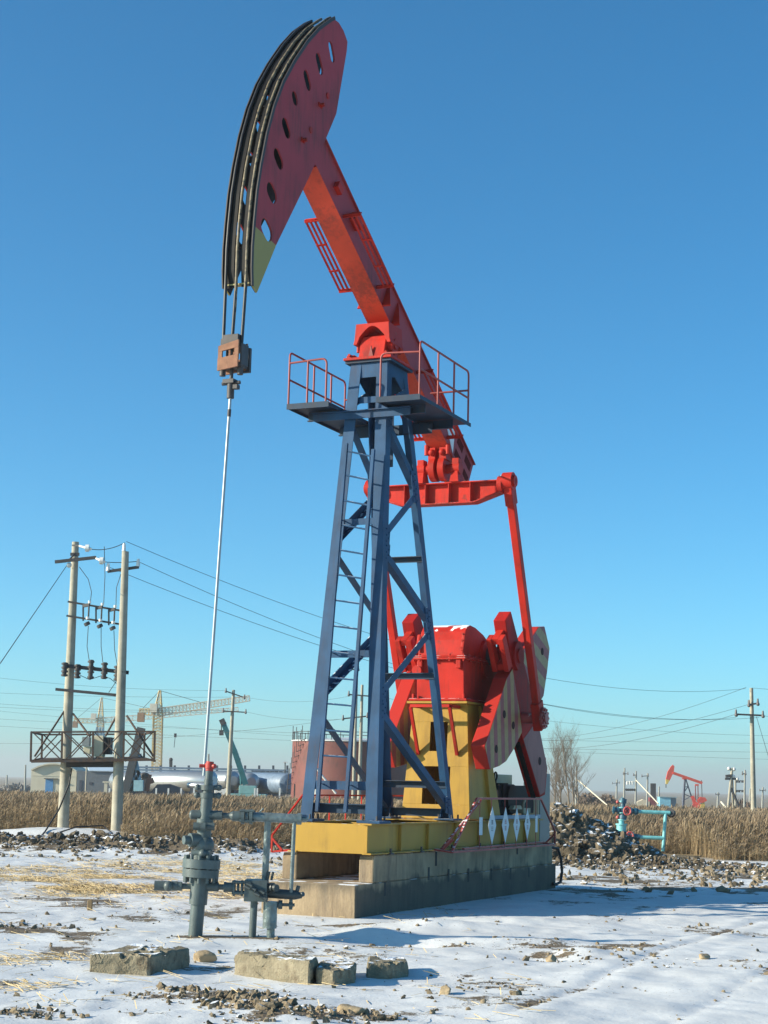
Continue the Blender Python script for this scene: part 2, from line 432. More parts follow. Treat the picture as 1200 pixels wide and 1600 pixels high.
def terrain(x, y):
    far = np.clip(y - 60, 0, 450)
    z = -0.006 * far
    near = sstep(60, 40, y)
    near2 = near * sstep(2.5, 4, np.hypot(x + 2.2, (y - 21.1)) + 2.2)
    z = z + near * (0.10 * (fbm(x * 0.35, y * 0.35, 3, 3) - 0.5) + 0.07 * (fbm(x * 1.3, y * 1.3, 4, 9) - 0.5) + 0.03 * (fbm(x * 5, y * 5, 3, 21) - 0.5))
    z = z - 0.13 * gauss(x, y, HOLLOW, 0.6, 0.3) + 0.12 * gauss(x, y, G(575, 1460), 0.55, 0.3) + 0.13 * gauss(x, y, MOUND, 1.0, 0.4) + 0.08 * gauss(x, y, G(780, 1440), 0.9, 0.5) + 0.06 * gauss(x, y, MOUND2, 1.0, 0.6)
    z = z - 0.08 * gauss(x, y, HOL2, 0.35, 0.5) + 0.08 * gauss(x, y, G(905, 1490), 0.4, 0.35) + 0.06 * gauss(x, y, G(800, 1470), 0.7, 0.3)
    for rt, d in ((RUT1, 0.010), (RUT2, 0.014)):
        q = polydist(x, y, rt); z = z - d * np.exp(-(q / 0.04) ** 2) + 0.9 * d * np.exp(-((q - 0.2) / 0.16) ** 2)
    z = z + 0.05 * (gauss(x, y, CLOD_A, 0.6, 0.5) + gauss(x, y, CLOD_B, 0.7, 0.5)) * (0.4 + fbm(x * 6, y * 6, 3, 5))
    # berm of dug-up soil along the reeds, left of the machine and right of it
    bl = berm(x, y)
    z = z + bl * (0.2 + 0.42 * (fbm(x * 2.2, y * 2.2, 4, 31) - 0.35))
    # keep flat under the foundation and the pipes
    u = (x - MO.x) * EX.x + (y - MO.y) * EX.y; v = (x - MO.x) * EY.x + (y - MO.y) * EY.y
    du = np.maximum(np.maximum(-0.1 - u, u - 9.3), 0); dv = np.maximum(np.maximum(-0.66 - v, v - 0.85), 0)
    k = sstep(0.0, 1.0, np.hypot(du, dv)); k2 = sstep(0.3, 1.0, np.hypot((x + 1.6) / 1.5, y - 21.1))
    return z * (0.15 + 0.85 * np.minimum(k, k2)) if near is not None else z


BL0, BL1 = G(0, 1328), G(470, 1322)


def berm(x, y):
    t = np.clip((x + 12) / 11.5, 0, 1)
    yc = 46.5 - 2.0 * np.clip((x + 14) / 14, 0, 1) + 1.2 * (fbm(x * 0.3, x * 0.0 + 3.0, 2, 41) - 0.5)
    left = np.exp(-((y - yc) / (1.9 + 0.8 * np.sin(x * 0.7))) ** 2) * sstep(2.5, 1.0, x)
    right = (0.28 + 0.4 * sstep(9, 6, x)) * np.exp(-((y - 43.0 + 0.25 * (x - 6)) / 2.6) ** 2) * sstep(3.0, 5.0, x) * sstep(12.5, 9.0, x)
    return np.clip(left + right, 0, 1)


def dirtmask(x, y):
    d = 0.52 * sstep(0.49, 0.70, fbm(x * 0.9, y * 0.9, 5, 55)) + 0.25 * (fbm(x * 3, y * 3, 4, 60) - 0.45)
    road = sstep(0.0, 2.5, x - 0.5 + (y - 15) * -0.75 + 0) * sstep(26, 18, y)
    d = d * (1 - 0.9 * road) - 0.12 * road
    d = d + 0.9 * berm(x, y)
    d = d + 0.62 * gauss(x, y, CLOD_A, 0.7, 0.45) + 0.62 * gauss(x, y, CLOD_B, 0.65, 0.5) + 0.5 * gauss(x, y, G(40, 1588), 0.5, 0.25)
    d = d + 0.75 * gauss(x, y, G(540, 1446), 0.9, 0.22) + 0.95 * gauss(x, y, G(305, 1463), 0.3, 0.22) + 0.95 * gauss(x, y, G(405, 1465), 0.55, 0.2)
    d = d + 0.5 * gauss(x, y, G(20, 1450), 0.8, 0.5) + 0.2 * gauss(x, y, G(960, 1480), 1.2, 0.7) + 0.55 * gauss(x, y, G(1040, 1385), 2.6, 2.2)
    for rt in (RUT1, RUT2):
        d = d + 0.45 * np.exp(-(polydist(x, y, rt) / 0.07) ** 2)
    d = d + 0.55 * gauss(x, y, G(870, 1395), 2.5, 1.0) * (fbm(x * 2, y * 2, 3, 77))
    d = d + 0.12 * gauss(x, y, G(150, 1420), 4.0, 6.0) * fbm(x * 1.7, y * 1.7, 3, 17) * 2
    right = 0.6 * np.exp(-((y - 39.5) / 3.0) ** 2) * sstep(4, 6, x)
    d = d + right * fbm(x * 1.1, y * 1.1, 4, 91) * 1.5
    return np.clip(d, 0, 1)


def strawmask(x, y):
    s = 1.0 * gauss(x, y, G(120, 1378), 4.8, 3.8) + 0.55 * gauss(x, y, G(30, 1500), 1.1, 0.6) + 0.5 * gauss(x, y, G(330, 1350), 3.5, 2.5) + 0.5 * gauss(x, y, G(100, 1560), 1.6, 1.6)
    return np.clip(s * np.clip(2.6 * fbm(x * 1.0, y * 1.2, 5, 101) - 0.75, 0, 1.2), 0, 1)


def lines(a, b, step, far, grow=1.25):
    c = list(np.arange(a, b, step)); s = step; lo = a; hi = b
    L = []; H = []
    while hi < far:
        H.append(hi); s *= grow; hi += s
    s = step
    while lo > -far:
        s *= grow; lo -= s; L.append(lo)
    return np.array(L[::-1] + c + H + [far])


gx = lines(-11.5, 13.5, 0.075, 4000); gy = lines(12.0, 52.0, 0.075, 5000); gy = gy[gy > -60]
XX, YY = np.meshgrid(gx, gy)
ZZ = terrain(XX, YY)
nx, ny = len(gx), len(gy)
co = np.stack([XX.ravel(), YY.ravel(), ZZ.ravel()], 1)
ii = np.arange((ny - 1) * (nx - 1)); jj = ii // (nx - 1) * nx + ii % (nx - 1)
qu = np.stack([jj, jj + 1, jj + nx + 1, jj + nx], 1)


def npmesh(name, co, faces, smooth=True):
    me = D.meshes.new(name); k = faces.shape[1]
    me.vertices.add(len(co)); me.vertices.foreach_set('co', co.astype(np.float32).ravel())
    me.loops.add(faces.size); me.loops.foreach_set('vertex_index', faces.astype(np.int32).ravel())
    me.polygons.add(len(faces)); me.polygons.foreach_set('loop_start', np.arange(0, faces.size, k, dtype=np.int32))
    me.polygons.foreach_set('loop_total', np.full(len(faces), k, dtype=np.int32))
    me.update(calc_edges=True); me.validate()
    me.polygons.foreach_set('use_smooth', np.full(len(me.polygons), smooth))
    return me


def attr(me, name, vals):
    a = me.attributes.new(name, 'FLOAT', 'POINT'); a.data.foreach_set('value', vals.astype(np.float32).ravel())


gm = npmesh('ground', co, qu)
attr(gm, 'dirt', dirtmask(XX, YY)); attr(gm, 'straw', strawmask(XX, YY))
attr(gm, 'grass', sstep(46.5, 50, YY + 1.5 * (fbm(XX * 0.4, YY * 0.4, 3, 8) - 0.5)))


def ground_mat():
    m = D.materials.new('snowy_ground'); m.use_nodes = True; t = m.node_tree; N = t.nodes; L = t.links
    b = N['Principled BSDF']; b.inputs['Roughness'].default_value = 0.75; b.inputs['Specular IOR Level'].default_value = 0.25
    tc = N.new('ShaderNodeTexCoord')

    def noise(sc, det=8, ro=0.6):
        n = N.new('ShaderNodeTexNoise'); n.inputs['Scale'].default_value = sc; n.inputs['Detail'].default_value = det; n.inputs['Roughness'].default_value = ro
        L.new(tc.outputs['Object'], n.inputs['Vector']); return n.outputs['Fac']

    def at_(name):
        a = N.new('ShaderNodeAttribute'); a.attribute_name = name; return a.outputs['Fac']

    def ma(op, a, b_):
        n = N.new('ShaderNodeMath'); n.operation = op
        for i, q in enumerate((a, b_)):
            if isinstance(q, (int, float)):
                n.inputs[i].default_value = q
            else:
                L.new(q, n.inputs[i])
        return n.outputs[0]

    def rng(v, a, b_):
        n = N.new('ShaderNodeMapRange'); n.inputs['From Min'].default_value = a; n.inputs['From Max'].default_value = b_; L.new(v, n.inputs['Value']); return n.outputs[0]

    def mix(f, a, b_):
        n = N.new('ShaderNodeMix'); n.data_type = 'RGBA'; L.new(f, n.inputs['Factor'])
        for k, q in (('A', a), ('B', b_)):
            if isinstance(q, tuple):
                n.inputs[k].default_value = (*q, 1)
            else:
                L.new(q, n.inputs[k])
        return n.outputs['Result']
    f1 = noise(3.5); f2 = noise(22, 6); f3 = noise(1.1, 4)
    snow = mix(rng(f3, 0.35, 0.65), (0.6, 0.61, 0.61), (0.7, 0.71, 0.705))
    dirt = mix(rng(f2, 0.35, 0.65), (0.085, 0.065, 0.045), (0.24, 0.185, 0.12))
    straw = mix(rng(f2, 0.35, 0.65), (0.3, 0.225, 0.135), (0.52, 0.44, 0.32))
    grass = mix(rng(f1, 0.3, 0.7), (0.2, 0.15, 0.085), (0.3, 0.23, 0.13))
    fs = rng(ma('ADD', at_('straw'), ma('MULTIPLY', ma('SUBTRACT', f2, 0.5), 2.0)), 0.5, 0.9)
    c = mix(fs, snow, straw)
    q = ma('ADD', at_('dirt'), ma('ADD', ma('MULTIPLY', ma('SUBTRACT', f1, 0.5), 1.3), ma('MULTIPLY', ma('SUBTRACT', f2, 0.5), 0.9)))
    fd = rng(q, 0.5, 0.62)
    c = mix(fd, c, dirt)
    sp = rng(ma('ADD', noise(34, 3, 0.5), ma('MULTIPLY', f3, 0.22)), 0.79, 0.84)
    c = mix(ma('MULTIPLY', sp, 0.75), c, dirt)
    c = mix(at_('grass'), c, grass)
    L.new(c, b.inputs['Base Color'])
    bp = N.new('ShaderNodeBump'); bp.inputs['Strength'].default_value = 0.55; bp.inputs['Distance'].default_value = 0.03
    h = ma('ADD', ma('MULTIPLY', f2, ma('ADD', ma('MULTIPLY', fd, 1.2), 0.25)), ma('MULTIPLY', f1, 0.5))
    L.new(h, bp.inputs['Height']); L.new(bp.outputs[0], b.inputs['Normal'])
    return m


GM = ground_mat(); gm.materials.append(GM)
ground = kind(link('ground', gm), 'structure')


def gz(x, y):
    return float(terrain(np.array([[float(x)]]), np.array([[float(y)]]))[0, 0])


# ---- loose clods of soil (uncountable) ------------------------------------------------
def ico(sub=1):
    import bmesh
    b = bmesh.new(); bmesh.ops.create_icosphere(b, subdivisions=sub, radius=1)
    v = np.array([x.co[:] for x in b.verts]); f = np.array([[q.index for q in p.verts] for p in b.faces]); b.free()
    return v, f


ICO = {1: ico(1), 2: ico(2), 3: ico(4)}
ICV, ICF = ICO[2]


def rockshape(seed, rough=0.16, sub=2, cuts=7):
    r = np.random.default_rng(seed); v = ICO[sub][0].copy(); d = np.ones(len(v))
    for k in range(cuts):
        n = r.normal(size=3); n /= np.linalg.norm(n); h = r.uniform(0.45, 0.85); c = v @ n
        d = np.where(c > 1e-3, np.minimum(d, h / np.maximum(c, 1e-3)), d)
    d *= 1 + r.normal(0, rough, len(v))
    return v * d[:, None] * np.array([r.uniform(0.8, 1.5), r.uniform(0.6, 1.1), r.uniform(0.5, 0.95)])


ROCKS = [rockshape(i, 0.05) for i in range(14)]
CLODS = {1: [rockshape(100 + i, 0.2, 1, 4) for i in range(20)], 2: [rockshape(200 + i, 0.13, 2, 6) for i in range(16)]}


def scatter(name, pts, sizes, m, seed=1):
    r = np.random.default_rng(seed); vs = []; fs = []; o = 0
    for (x, y, z), s in zip(pts, sizes):
        sub = 1 if s < 0.06 else 2; F_ = ICO[sub][1]
        v = CLODS[sub][r.integers(16)]; q = r.normal(size=4); q /= np.linalg.norm(q); w0, x0, y0, z0 = q
        M = np.array([[1 - 2 * (y0 * y0 + z0 * z0), 2 * (x0 * y0 - z0 * w0), 2 * (x0 * z0 + y0 * w0)], [2 * (x0 * y0 + z0 * w0), 1 - 2 * (x0 * x0 + z0 * z0), 2 * (y0 * z0 - x0 * w0)], [2 * (x0 * z0 - y0 * w0), 2 * (y0 * z0 + x0 * w0), 1 - 2 * (x0 * x0 + y0 * y0)]])
        vs.append((v @ M.T) * s + np.array([x, y, z + s * 0.15])); fs.append(F_ + o); o += len(v)
    me = npmesh(name, np.concatenate(vs), np.concatenate(fs), False); me.materials.append(m)
    return link(name, me)


CLOD = mat('clay_soil', (0.19, 0.15, 0.10), 0.95, var=0.5, vs=1.5, spots=(0.3, 0.25, 0.18), ss=5, st=0.52, sw=0.15, bump=0.6, bs=40, snow=0.165, sns=4, spec=0.1)
DUG = mat('dark_dug_soil', (0.125, 0.1, 0.07), 0.95, var=0.5, vs=0.8, spots=(0.2, 0.165, 0.115), ss=2.2, st=0.52, sw=0.15, bump=0.6, bs=40, snow=0.175, sns=2.2, spec=0.1)
pts = []; szs = []


def gza(x, y):
    return terrain(np.asarray(x, float)[None], np.asarray(y, float)[None])[0]


def clods(n, cx, cy, rx, ry, s0, s1, thr=0.25):
    m_ = n * 12
    x = RNG.normal(cx, rx, m_); y = RNG.normal(cy, ry, m_)
    ok = (y > 12.6) & (dirtmask(x[None], y[None])[0] >= thr * RNG.uniform(0.3, 1.6, m_))
    u = (x - MO.x) * EX.x + (y - MO.y) * EX.y; v = (x - MO.x) * EY.x + (y - MO.y) * EY.y
    ok &= ~((u > -0.1) & (u < 9.3) & (v > -0.75) & (v < 0.95))
    x = x[ok][:n]; y = y[ok][:n]
    pts.extend(zip(x, y, gza(x, y))); szs.extend(s0 + (s1 - s0) * RNG.random(len(x)) ** 3)


clods(380, CLOD_A.x, CLOD_A.y, 0.5, 0.34, 0.004, 0.036)
clods(380, CLOD_B.x, CLOD_B.y, 0.5, 0.36, 0.004, 0.045)
clods(420, G(390, 1575).x, G(390, 1575).y, 0.16, 0.2, 0.008, 0.075, 0.1)
clods(120, G(283, 1545).x, G(283, 1545).y, 0.12, 0.1, 0.008, 0.06, 0.05)
clods(480, 0.0, 17.0, 3.4, 2.2, 0.004, 0.03, 0.12)
clods(330, 3.5, 21.0, 2.5, 3.0, 0.006, 0.045, 0.12)
clods(300, -3.5, 24.0, 2.8, 4.0, 0.006, 0.045, 0.12)
clods(1100, 8.0, 38.5, 3.2, 3.0, 0.012, 0.12, 0.2)
clods(500, -7.0, 40.0, 4.0, 2.0, 0.012, 0.09, 0.2)
clods(160, G(40, 1588).x, G(40, 1588).y, 0.25, 0.15, 0.006, 0.04)
clods(120, G(30, 1448).x, G(30, 1448).y, 0.5, 0.25, 0.008, 0.06, 0.05)
for c_ in (G(800, 1540), G(840, 1500), G(900, 1500), G(720, 1545), G(960, 1490)):
    clods(16, c_.x, c_.y, 0.4, 0.3, 0.012, 0.05, 0.0)
kind(scatter('soil_clods', pts, szs, CLOD, 3), 'stuff')
x = np.concatenate([RNG.uniform(-14, 1.5, 4200), RNG.uniform(3.6, 12.5, 3400)])
y = np.concatenate([46 + RNG.normal(-0.6, 1.7, 4200), np.zeros(3400)])
y[4200:] = 43.0 - 0.25 * (x[4200:] - 6) + RNG.normal(-0.5, 2.4, 3400)
bq = berm(x[None], y[None])[0]; ok = bq > 0.2 * RNG.random(len(x)) + 0.06
x = x[ok]; y = y[ok]; bq = bq[ok]
pts = list(zip(x, y, gza(x, y))); szs = 0.028 + 0.13 * RNG.random(len(x)) ** 3 * np.minimum(1, bq + 0.3)
kind(scatter('dug_soil', pts, szs, DUG, 5), 'stuff')
# the mound behind the foundation, lumpy, one heap
hp = Vector((5.2, 44.6, 0)); NH = 4200
a = RNG.uniform(0, 6.28, NH); q = RNG.random(NH) ** 0.6
x = hp.x + np.cos(a) * q * 2.4; y = hp.y + np.sin(a) * q * 2.0


def heaph(x, y):
    q = np.hypot((x - hp.x) / 2.45, (y - hp.y) / 2.05); return 1.14 * np.clip(1 - q ** 1.5, 0, 1) * (0.8 + 0.4 * vnoise(x * 1.5, y * 1.5, 4)) * np.where(x > hp.x, 1 - 0.25 * (x - hp.x), 1.0)


pts = list(zip(x, y, gza(x, y) + heaph(x, y) - 0.03 * RNG.random(NH))); szs = 0.03 + 0.17 * RNG.random(NH) ** 2.8
hx, hy = np.meshgrid(np.linspace(hp.x - 2.5, hp.x + 2.5, 70), np.linspace(hp.y - 2.2, hp.y + 2.2, 60)); hz_ = gza(hx.ravel(), hy.ravel()).reshape(hx.shape) + heaph(hx, hy) - 0.06 + 0.1 * (fbm(hx * 4, hy * 4, 3, 3) - 0.5) * (heaph(hx, hy) > 0.02)
hq = np.arange(59 * 69); hq = hq // 69 * 70 + hq % 69
HE = scatter('dirt_heap', pts, szs, DUG, 8)
tag(HE, 'tall heap of dark lumpy soil behind the rear of the foundation', 'dirt heap')
hm_ = npmesh('soil_core', np.stack([hx, hy, hz_], -1).reshape(-1, 3), np.stack([hq, hq + 1, hq + 71, hq + 70], 1)); hm_.materials.append(DUG); link('soil_core', hm_, HE)

# ---- straw ----------------------------------------------------------------------------
x = RNG.uniform(-9, 1.5, 120000); y = RNG.uniform(14, 42, 120000)
ok = (strawmask(x[None], y[None])[0] > RNG.uniform(0.12, 0.8, 120000)) | (RNG.random(120000) < 0.01)
x = x[ok][:26000]; y = y[ok][:26000]; n_ = len(x)
a = RNG.uniform(0, 3.14, n_); l = RNG.uniform(0.04, 0.17, n_); wd = RNG.uniform(0.0015, 0.004, n_); z = gza(x, y) + RNG.uniform(0.006, 0.03, n_)
dx, dy = np.cos(a) * l, np.sin(a) * l; t = RNG.uniform(-0.02, 0.05, n_); ux, uy = -dy * wd / l, dx * wd / l
sv = np.stack([np.stack([x - dx + ux, y - dy + uy, z], 1), np.stack([x - dx - ux, y - dy - uy, z + 0.004], 1),
               np.stack([x + dx - ux, y + dy - uy, z + t + 0.004], 1), np.stack([x + dx + ux, y + dy + uy, z + t], 1)], 1).reshape(-1, 3)
sm_ = npmesh('straw', np.array(sv), np.arange(len(sv)).reshape(-1, 4), False)
sm_.materials.append(mat('dry_straw', (0.55, 0.42, 0.22), 0.8, var=0.3, vs=2))
kind(link('straw', sm_), 'stuff')


# ---- reeds ----------------------------------------------------------------------------
def reeds(name, n, y0, y1, hmean, xw, seed, xr=None):
    r = np.random.default_rng(seed)
    y = y0 + (y1 - y0) * r.random(n) ** 1.5
    hw = y * xw; x = r.uniform(-1, 1, n) * hw
    if xr:
        x = r.uniform(xr[0], xr[1], n)
    front = 48.8 + 1.6 * (fbm(x * 0.35, y * 0 + 1.0, 3, 12) - 0.5) + np.where((x > 3) & (x < 9.6), 3.2, 0) + np.where(x >= 9.6, -1.0, 0)
    front = np.where(x < -7.5, 56.5, front)
    ok = y > front
    clump = fbm(x * 0.25, y * 0.25, 3, 61); ok &= r.random(n) < 0.45 + 1.0 * clump
    x = x[ok]; y = y[ok]; n = len(x); clump = clump[ok]
    z = terrain(x[None], y[None])[0]
    h = hmean * (0.55 + 0.55 * r.random(n) ** 0.6) * (0.62 + 0.7 * clump) * sstep(-0.5, 3.5, y - front[ok] + 0.9)
    wd = (0.007 + 0.007 * r.random(n)) * np.clip(y / 55, 1, 2.2)
    a = r.uniform(0, 6.28, n); lx = r.normal(0.05, 0.10, n) * h; ly = r.normal(0, 0.08, n) * h
    ca, sa = np.cos(a), np.sin(a)
    V = []; sh = []; pl = []
    tone = r.random(n)

    def quad(cx0, cy0, cz0, w0, cx1, cy1, cz1, w1, p):
        q = np.empty((n, 4, 3))
        q[:, 0] = np.stack([cx0 - ca * w0, cy0 - sa * w0, cz0], 1); q[:, 1] = np.stack([cx0 + ca * w0, cy0 + sa * w0, cz0], 1)
        q[:, 2] = np.stack([cx1 + ca * w1, cy1 + sa * w1, cz1], 1); q[:, 3] = np.stack([cx1 - ca * w1, cy1 - sa * w1, cz1], 1)
        V.append(q.reshape(-1, 3)); sh.append(np.repeat(tone, 4)); pl.append(np.full(n * 4, p))
    quad(x, y, z, wd * 0.6, x + lx * 0.35, y + ly * 0.35, z + h * 0.5, wd * 0.6, 0)
    quad(x + lx * 0.35, y + ly * 0.35, z + h * 0.5, wd * 0.6, x + lx, y + ly, z + h, wd * 0.4, 0)
    dx = r.normal(0.06, 0.05, n)
    quad(x + lx * 0.9, y + ly * 0.9, z + h * 0.93, wd * 1.6, x + lx + dx, y + ly, z + h * 1.07, wd * 0.7, 1)
    for fr in (0.45, 0.7, 0.6):                   # drooping leaves
        b_ = r.uniform(0, 6.28, n); ll = r.uniform(0.14, 0.38, n)
        quad(x + lx * fr * 0.8, y + ly * fr * 0.8, z + h * fr, wd * 0.8, x + lx * fr + np.cos(b_) * ll, y + ly * fr + np.sin(b_) * ll, z + h * fr + ll * r.uniform(-0.5, 0.6, n), wd * 0.2, 0)
    V = np.concatenate(V); me = npmesh(name, V, np.arange(len(V)).reshape(-1, 4), False)
    if True:
        a_ = me.attributes.new('tone', 'FLOAT', 'POINT'); a_.data.foreach_set('value', np.concatenate(sh).astype(np.float32))
        a_ = me.attributes.new('plume', 'FLOAT', 'POINT'); a_.data.foreach_set('value', np.concatenate(pl).astype(np.float32))
    return me


def reed_mat():
    m = D.materials.new('dry_reed'); m.use_nodes = True; t = m.node_tree; N = t.nodes; L = t.links
    b = N['Principled BSDF']; b.inputs['Roughness'].default_value = 0.85; b.inputs['Specular IOR Level'].default_value = 0.1
    a = N.new('ShaderNodeAttribute'); a.attribute_name = 'tone'; p = N.new('ShaderNodeAttribute'); p.attribute_name = 'plume'
    c1 = N.new('ShaderNodeMix'); c1.data_type = 'RGBA'; c1.inputs['A'].default_value = (0.24, 0.175, 0.105, 1); c1.inputs['B'].default_value = (0.46, 0.355, 0.215, 1)
    L.new(a.outputs['Fac'], c1.inputs['Factor'])
    c2 = N.new('ShaderNodeMix'); c2.data_type = 'RGBA'; c2.inputs['A'].default_value = (0.15, 0.11, 0.075, 1); c2.inputs['B'].default_value = (0.36, 0.28, 0.19, 1)
    L.new(a.outputs['Fac'], c2.inputs['Factor'])
    c3 = N.new('ShaderNodeMix'); c3.data_type = 'RGBA'; L.new(p.outputs['Fac'], c3.inputs['Factor']); L.new(c1.outputs['Result'], c3.inputs['A']); L.new(c2.outputs['Result'], c3.inputs['B'])
    L.new(c3.outputs['Result'], b.inputs['Base Color'])
    tr = N.new('ShaderNodeBsdfTranslucent'); L.new(c3.outputs['Result'], tr.inputs['Color'])
    ms = N.new('ShaderNodeMixShader'); ms.inputs['Fac'].default_value = 0.25; L.new(b.outputs[0], ms.inputs[1]); L.new(tr.outputs[0], ms.inputs[2])
    L.new(ms.outputs[0], N['Material Output'].inputs['Surface'])
    return m


REED = reed_mat()
for nm, n_, y0, y1, h_, xw, sd in (('reeds', 95000, 47, 75, 1.06, 0.29, 4), ('distant_reeds', 60000, 75, 160, 0.98, 0.29, 6)):
    me = reeds(nm, n_, y0, y1, h_, xw, sd); me.materials.append(REED); kind(link(nm, me), 'stuff')


# ================================================================== foundation
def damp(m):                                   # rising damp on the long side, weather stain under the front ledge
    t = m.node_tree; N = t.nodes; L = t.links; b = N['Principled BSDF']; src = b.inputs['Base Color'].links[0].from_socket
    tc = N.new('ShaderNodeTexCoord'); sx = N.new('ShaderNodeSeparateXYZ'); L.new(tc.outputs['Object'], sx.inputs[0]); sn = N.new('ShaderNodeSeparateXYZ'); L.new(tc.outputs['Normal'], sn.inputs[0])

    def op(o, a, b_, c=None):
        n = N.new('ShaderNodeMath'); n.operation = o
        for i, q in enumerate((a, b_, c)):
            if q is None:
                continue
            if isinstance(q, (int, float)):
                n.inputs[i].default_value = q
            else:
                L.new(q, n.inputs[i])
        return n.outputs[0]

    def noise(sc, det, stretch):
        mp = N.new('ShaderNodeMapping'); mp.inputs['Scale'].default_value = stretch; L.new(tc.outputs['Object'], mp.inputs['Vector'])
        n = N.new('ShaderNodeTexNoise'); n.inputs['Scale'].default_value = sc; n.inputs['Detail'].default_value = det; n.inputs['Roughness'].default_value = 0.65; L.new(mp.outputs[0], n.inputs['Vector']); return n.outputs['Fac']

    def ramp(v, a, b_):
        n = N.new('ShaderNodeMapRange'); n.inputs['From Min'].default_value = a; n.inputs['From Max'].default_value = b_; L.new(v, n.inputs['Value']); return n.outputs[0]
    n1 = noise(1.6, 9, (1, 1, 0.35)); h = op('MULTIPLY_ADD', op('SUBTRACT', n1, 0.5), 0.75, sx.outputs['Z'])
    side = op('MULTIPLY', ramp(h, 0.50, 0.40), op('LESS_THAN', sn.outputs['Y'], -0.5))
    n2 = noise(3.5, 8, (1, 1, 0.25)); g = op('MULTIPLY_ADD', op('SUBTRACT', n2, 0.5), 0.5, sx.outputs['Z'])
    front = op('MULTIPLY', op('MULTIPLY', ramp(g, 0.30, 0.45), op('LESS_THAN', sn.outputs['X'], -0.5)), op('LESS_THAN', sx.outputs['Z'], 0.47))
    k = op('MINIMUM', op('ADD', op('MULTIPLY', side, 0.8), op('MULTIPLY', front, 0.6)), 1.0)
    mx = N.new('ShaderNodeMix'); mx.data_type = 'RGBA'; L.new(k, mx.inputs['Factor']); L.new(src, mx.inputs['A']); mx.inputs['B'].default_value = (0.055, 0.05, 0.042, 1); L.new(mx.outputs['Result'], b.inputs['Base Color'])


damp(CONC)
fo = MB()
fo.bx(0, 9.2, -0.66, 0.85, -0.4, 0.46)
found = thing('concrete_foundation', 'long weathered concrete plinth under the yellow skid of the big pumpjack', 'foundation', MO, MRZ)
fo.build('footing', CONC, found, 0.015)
up = MB()
for y0, y1 in ((-0.657, -0.42), (0.60, 0.847)):
    rr = [(0.62 + 0.05 * (1 - math.cos(t)), 0.0) for t in (0,)]
    up.prism([(0.62, 0.463), (0.62, 0.80), (0.66, 0.86), (9.0, 0.86), (9.0, 0.463)], y0, y1)
up.bx(8.4, 8.95, -0.418, 0.598, 0.463, 0.855)
up.bx(3.0, 3.4, -0.418, 0.598, 0.463, 0.85)
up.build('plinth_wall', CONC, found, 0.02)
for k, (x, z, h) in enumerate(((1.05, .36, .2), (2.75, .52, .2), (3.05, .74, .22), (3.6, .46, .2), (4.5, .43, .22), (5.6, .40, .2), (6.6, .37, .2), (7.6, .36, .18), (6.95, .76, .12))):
    MB().bx(x - 0.04, x + 0.04, -0.663, -0.6605, z - h / 2, z + h / 2).build('slot_patch', mat('slot_patch_dark', (0.05, 0.045, 0.04), 0.9, var=0.4), found)  # thin dark plates on the wall face stand in for slots

# ================================================================== the big pumpjack
PJ = thing('pumpjack', 'tall red and blue pumpjack with yellow skid, nearest to the camera', 'pumpjack', MO, MRZ)

# skid
sk = MB()
for s in (-1, 1):
    sk.bx(0.46, 8.3, s * 0.61 - 0.012, s * 0.61 + 0.012, 0.895, 1.295)
    sk.bx(0.44, 8.32, s * 0.61 - 0.085 * 1, s * 0.61 + 0.065, 0.872, 0.895)
    sk.bx(0.44, 8.32, s * 0.61 - 0.085, s * 0.61 + 0.065, 1.295, 1.32)
    for x in (1.6, 2.7, 3.9, 5.0, 6.2, 7.4):
        sk.bx(x, x + 0.016, s * 0.61 + (0.014 if s > 0 else -0.062), s * 0.61 + (0.062 if s > 0 else -0.014), 0.897, 1.293)
sk.bx(0.48, 0.50, -0.597, 0.597, 0.88, 1.31)
for x in (2.2, 3.7, 5.2, 6.6, 8.1):
    sk.bx(x, x + 0.12, -0.595, 0.595, 0.9, 1.29)
sk.bx(3.4, 8.2, -0.52, 0.52, 1.322, 1.335)
sk.build('skid_frame', YEL, PJ, 0.006)
for s in (-1, 1):
    b = MB()
    for x in (1.1, 2.3, 3.6, 4.9, 6.1, 7.3):
        b.cut().bx(x, x + 0.12, s * 0.69 - 0.03, s * 0.69 + 0.03, 0.862, 0.885); b.cyl((x + 0.06, s * 0.69, 0.885), (x + 0.06, s * 0.69, 0.95), 0.018, 8)
    b.build('anchor_clamp', DARKST, PJ)


# tower
def fx(z): return 0.75 + 0.70 * (z - 1.36) / 7.24
def rx(z): return 3.85 - 1.62 * (z - 1.36) / 7.24
def wy(z): return 0.635 - 0.315 * (z - 1.36) / 7.24


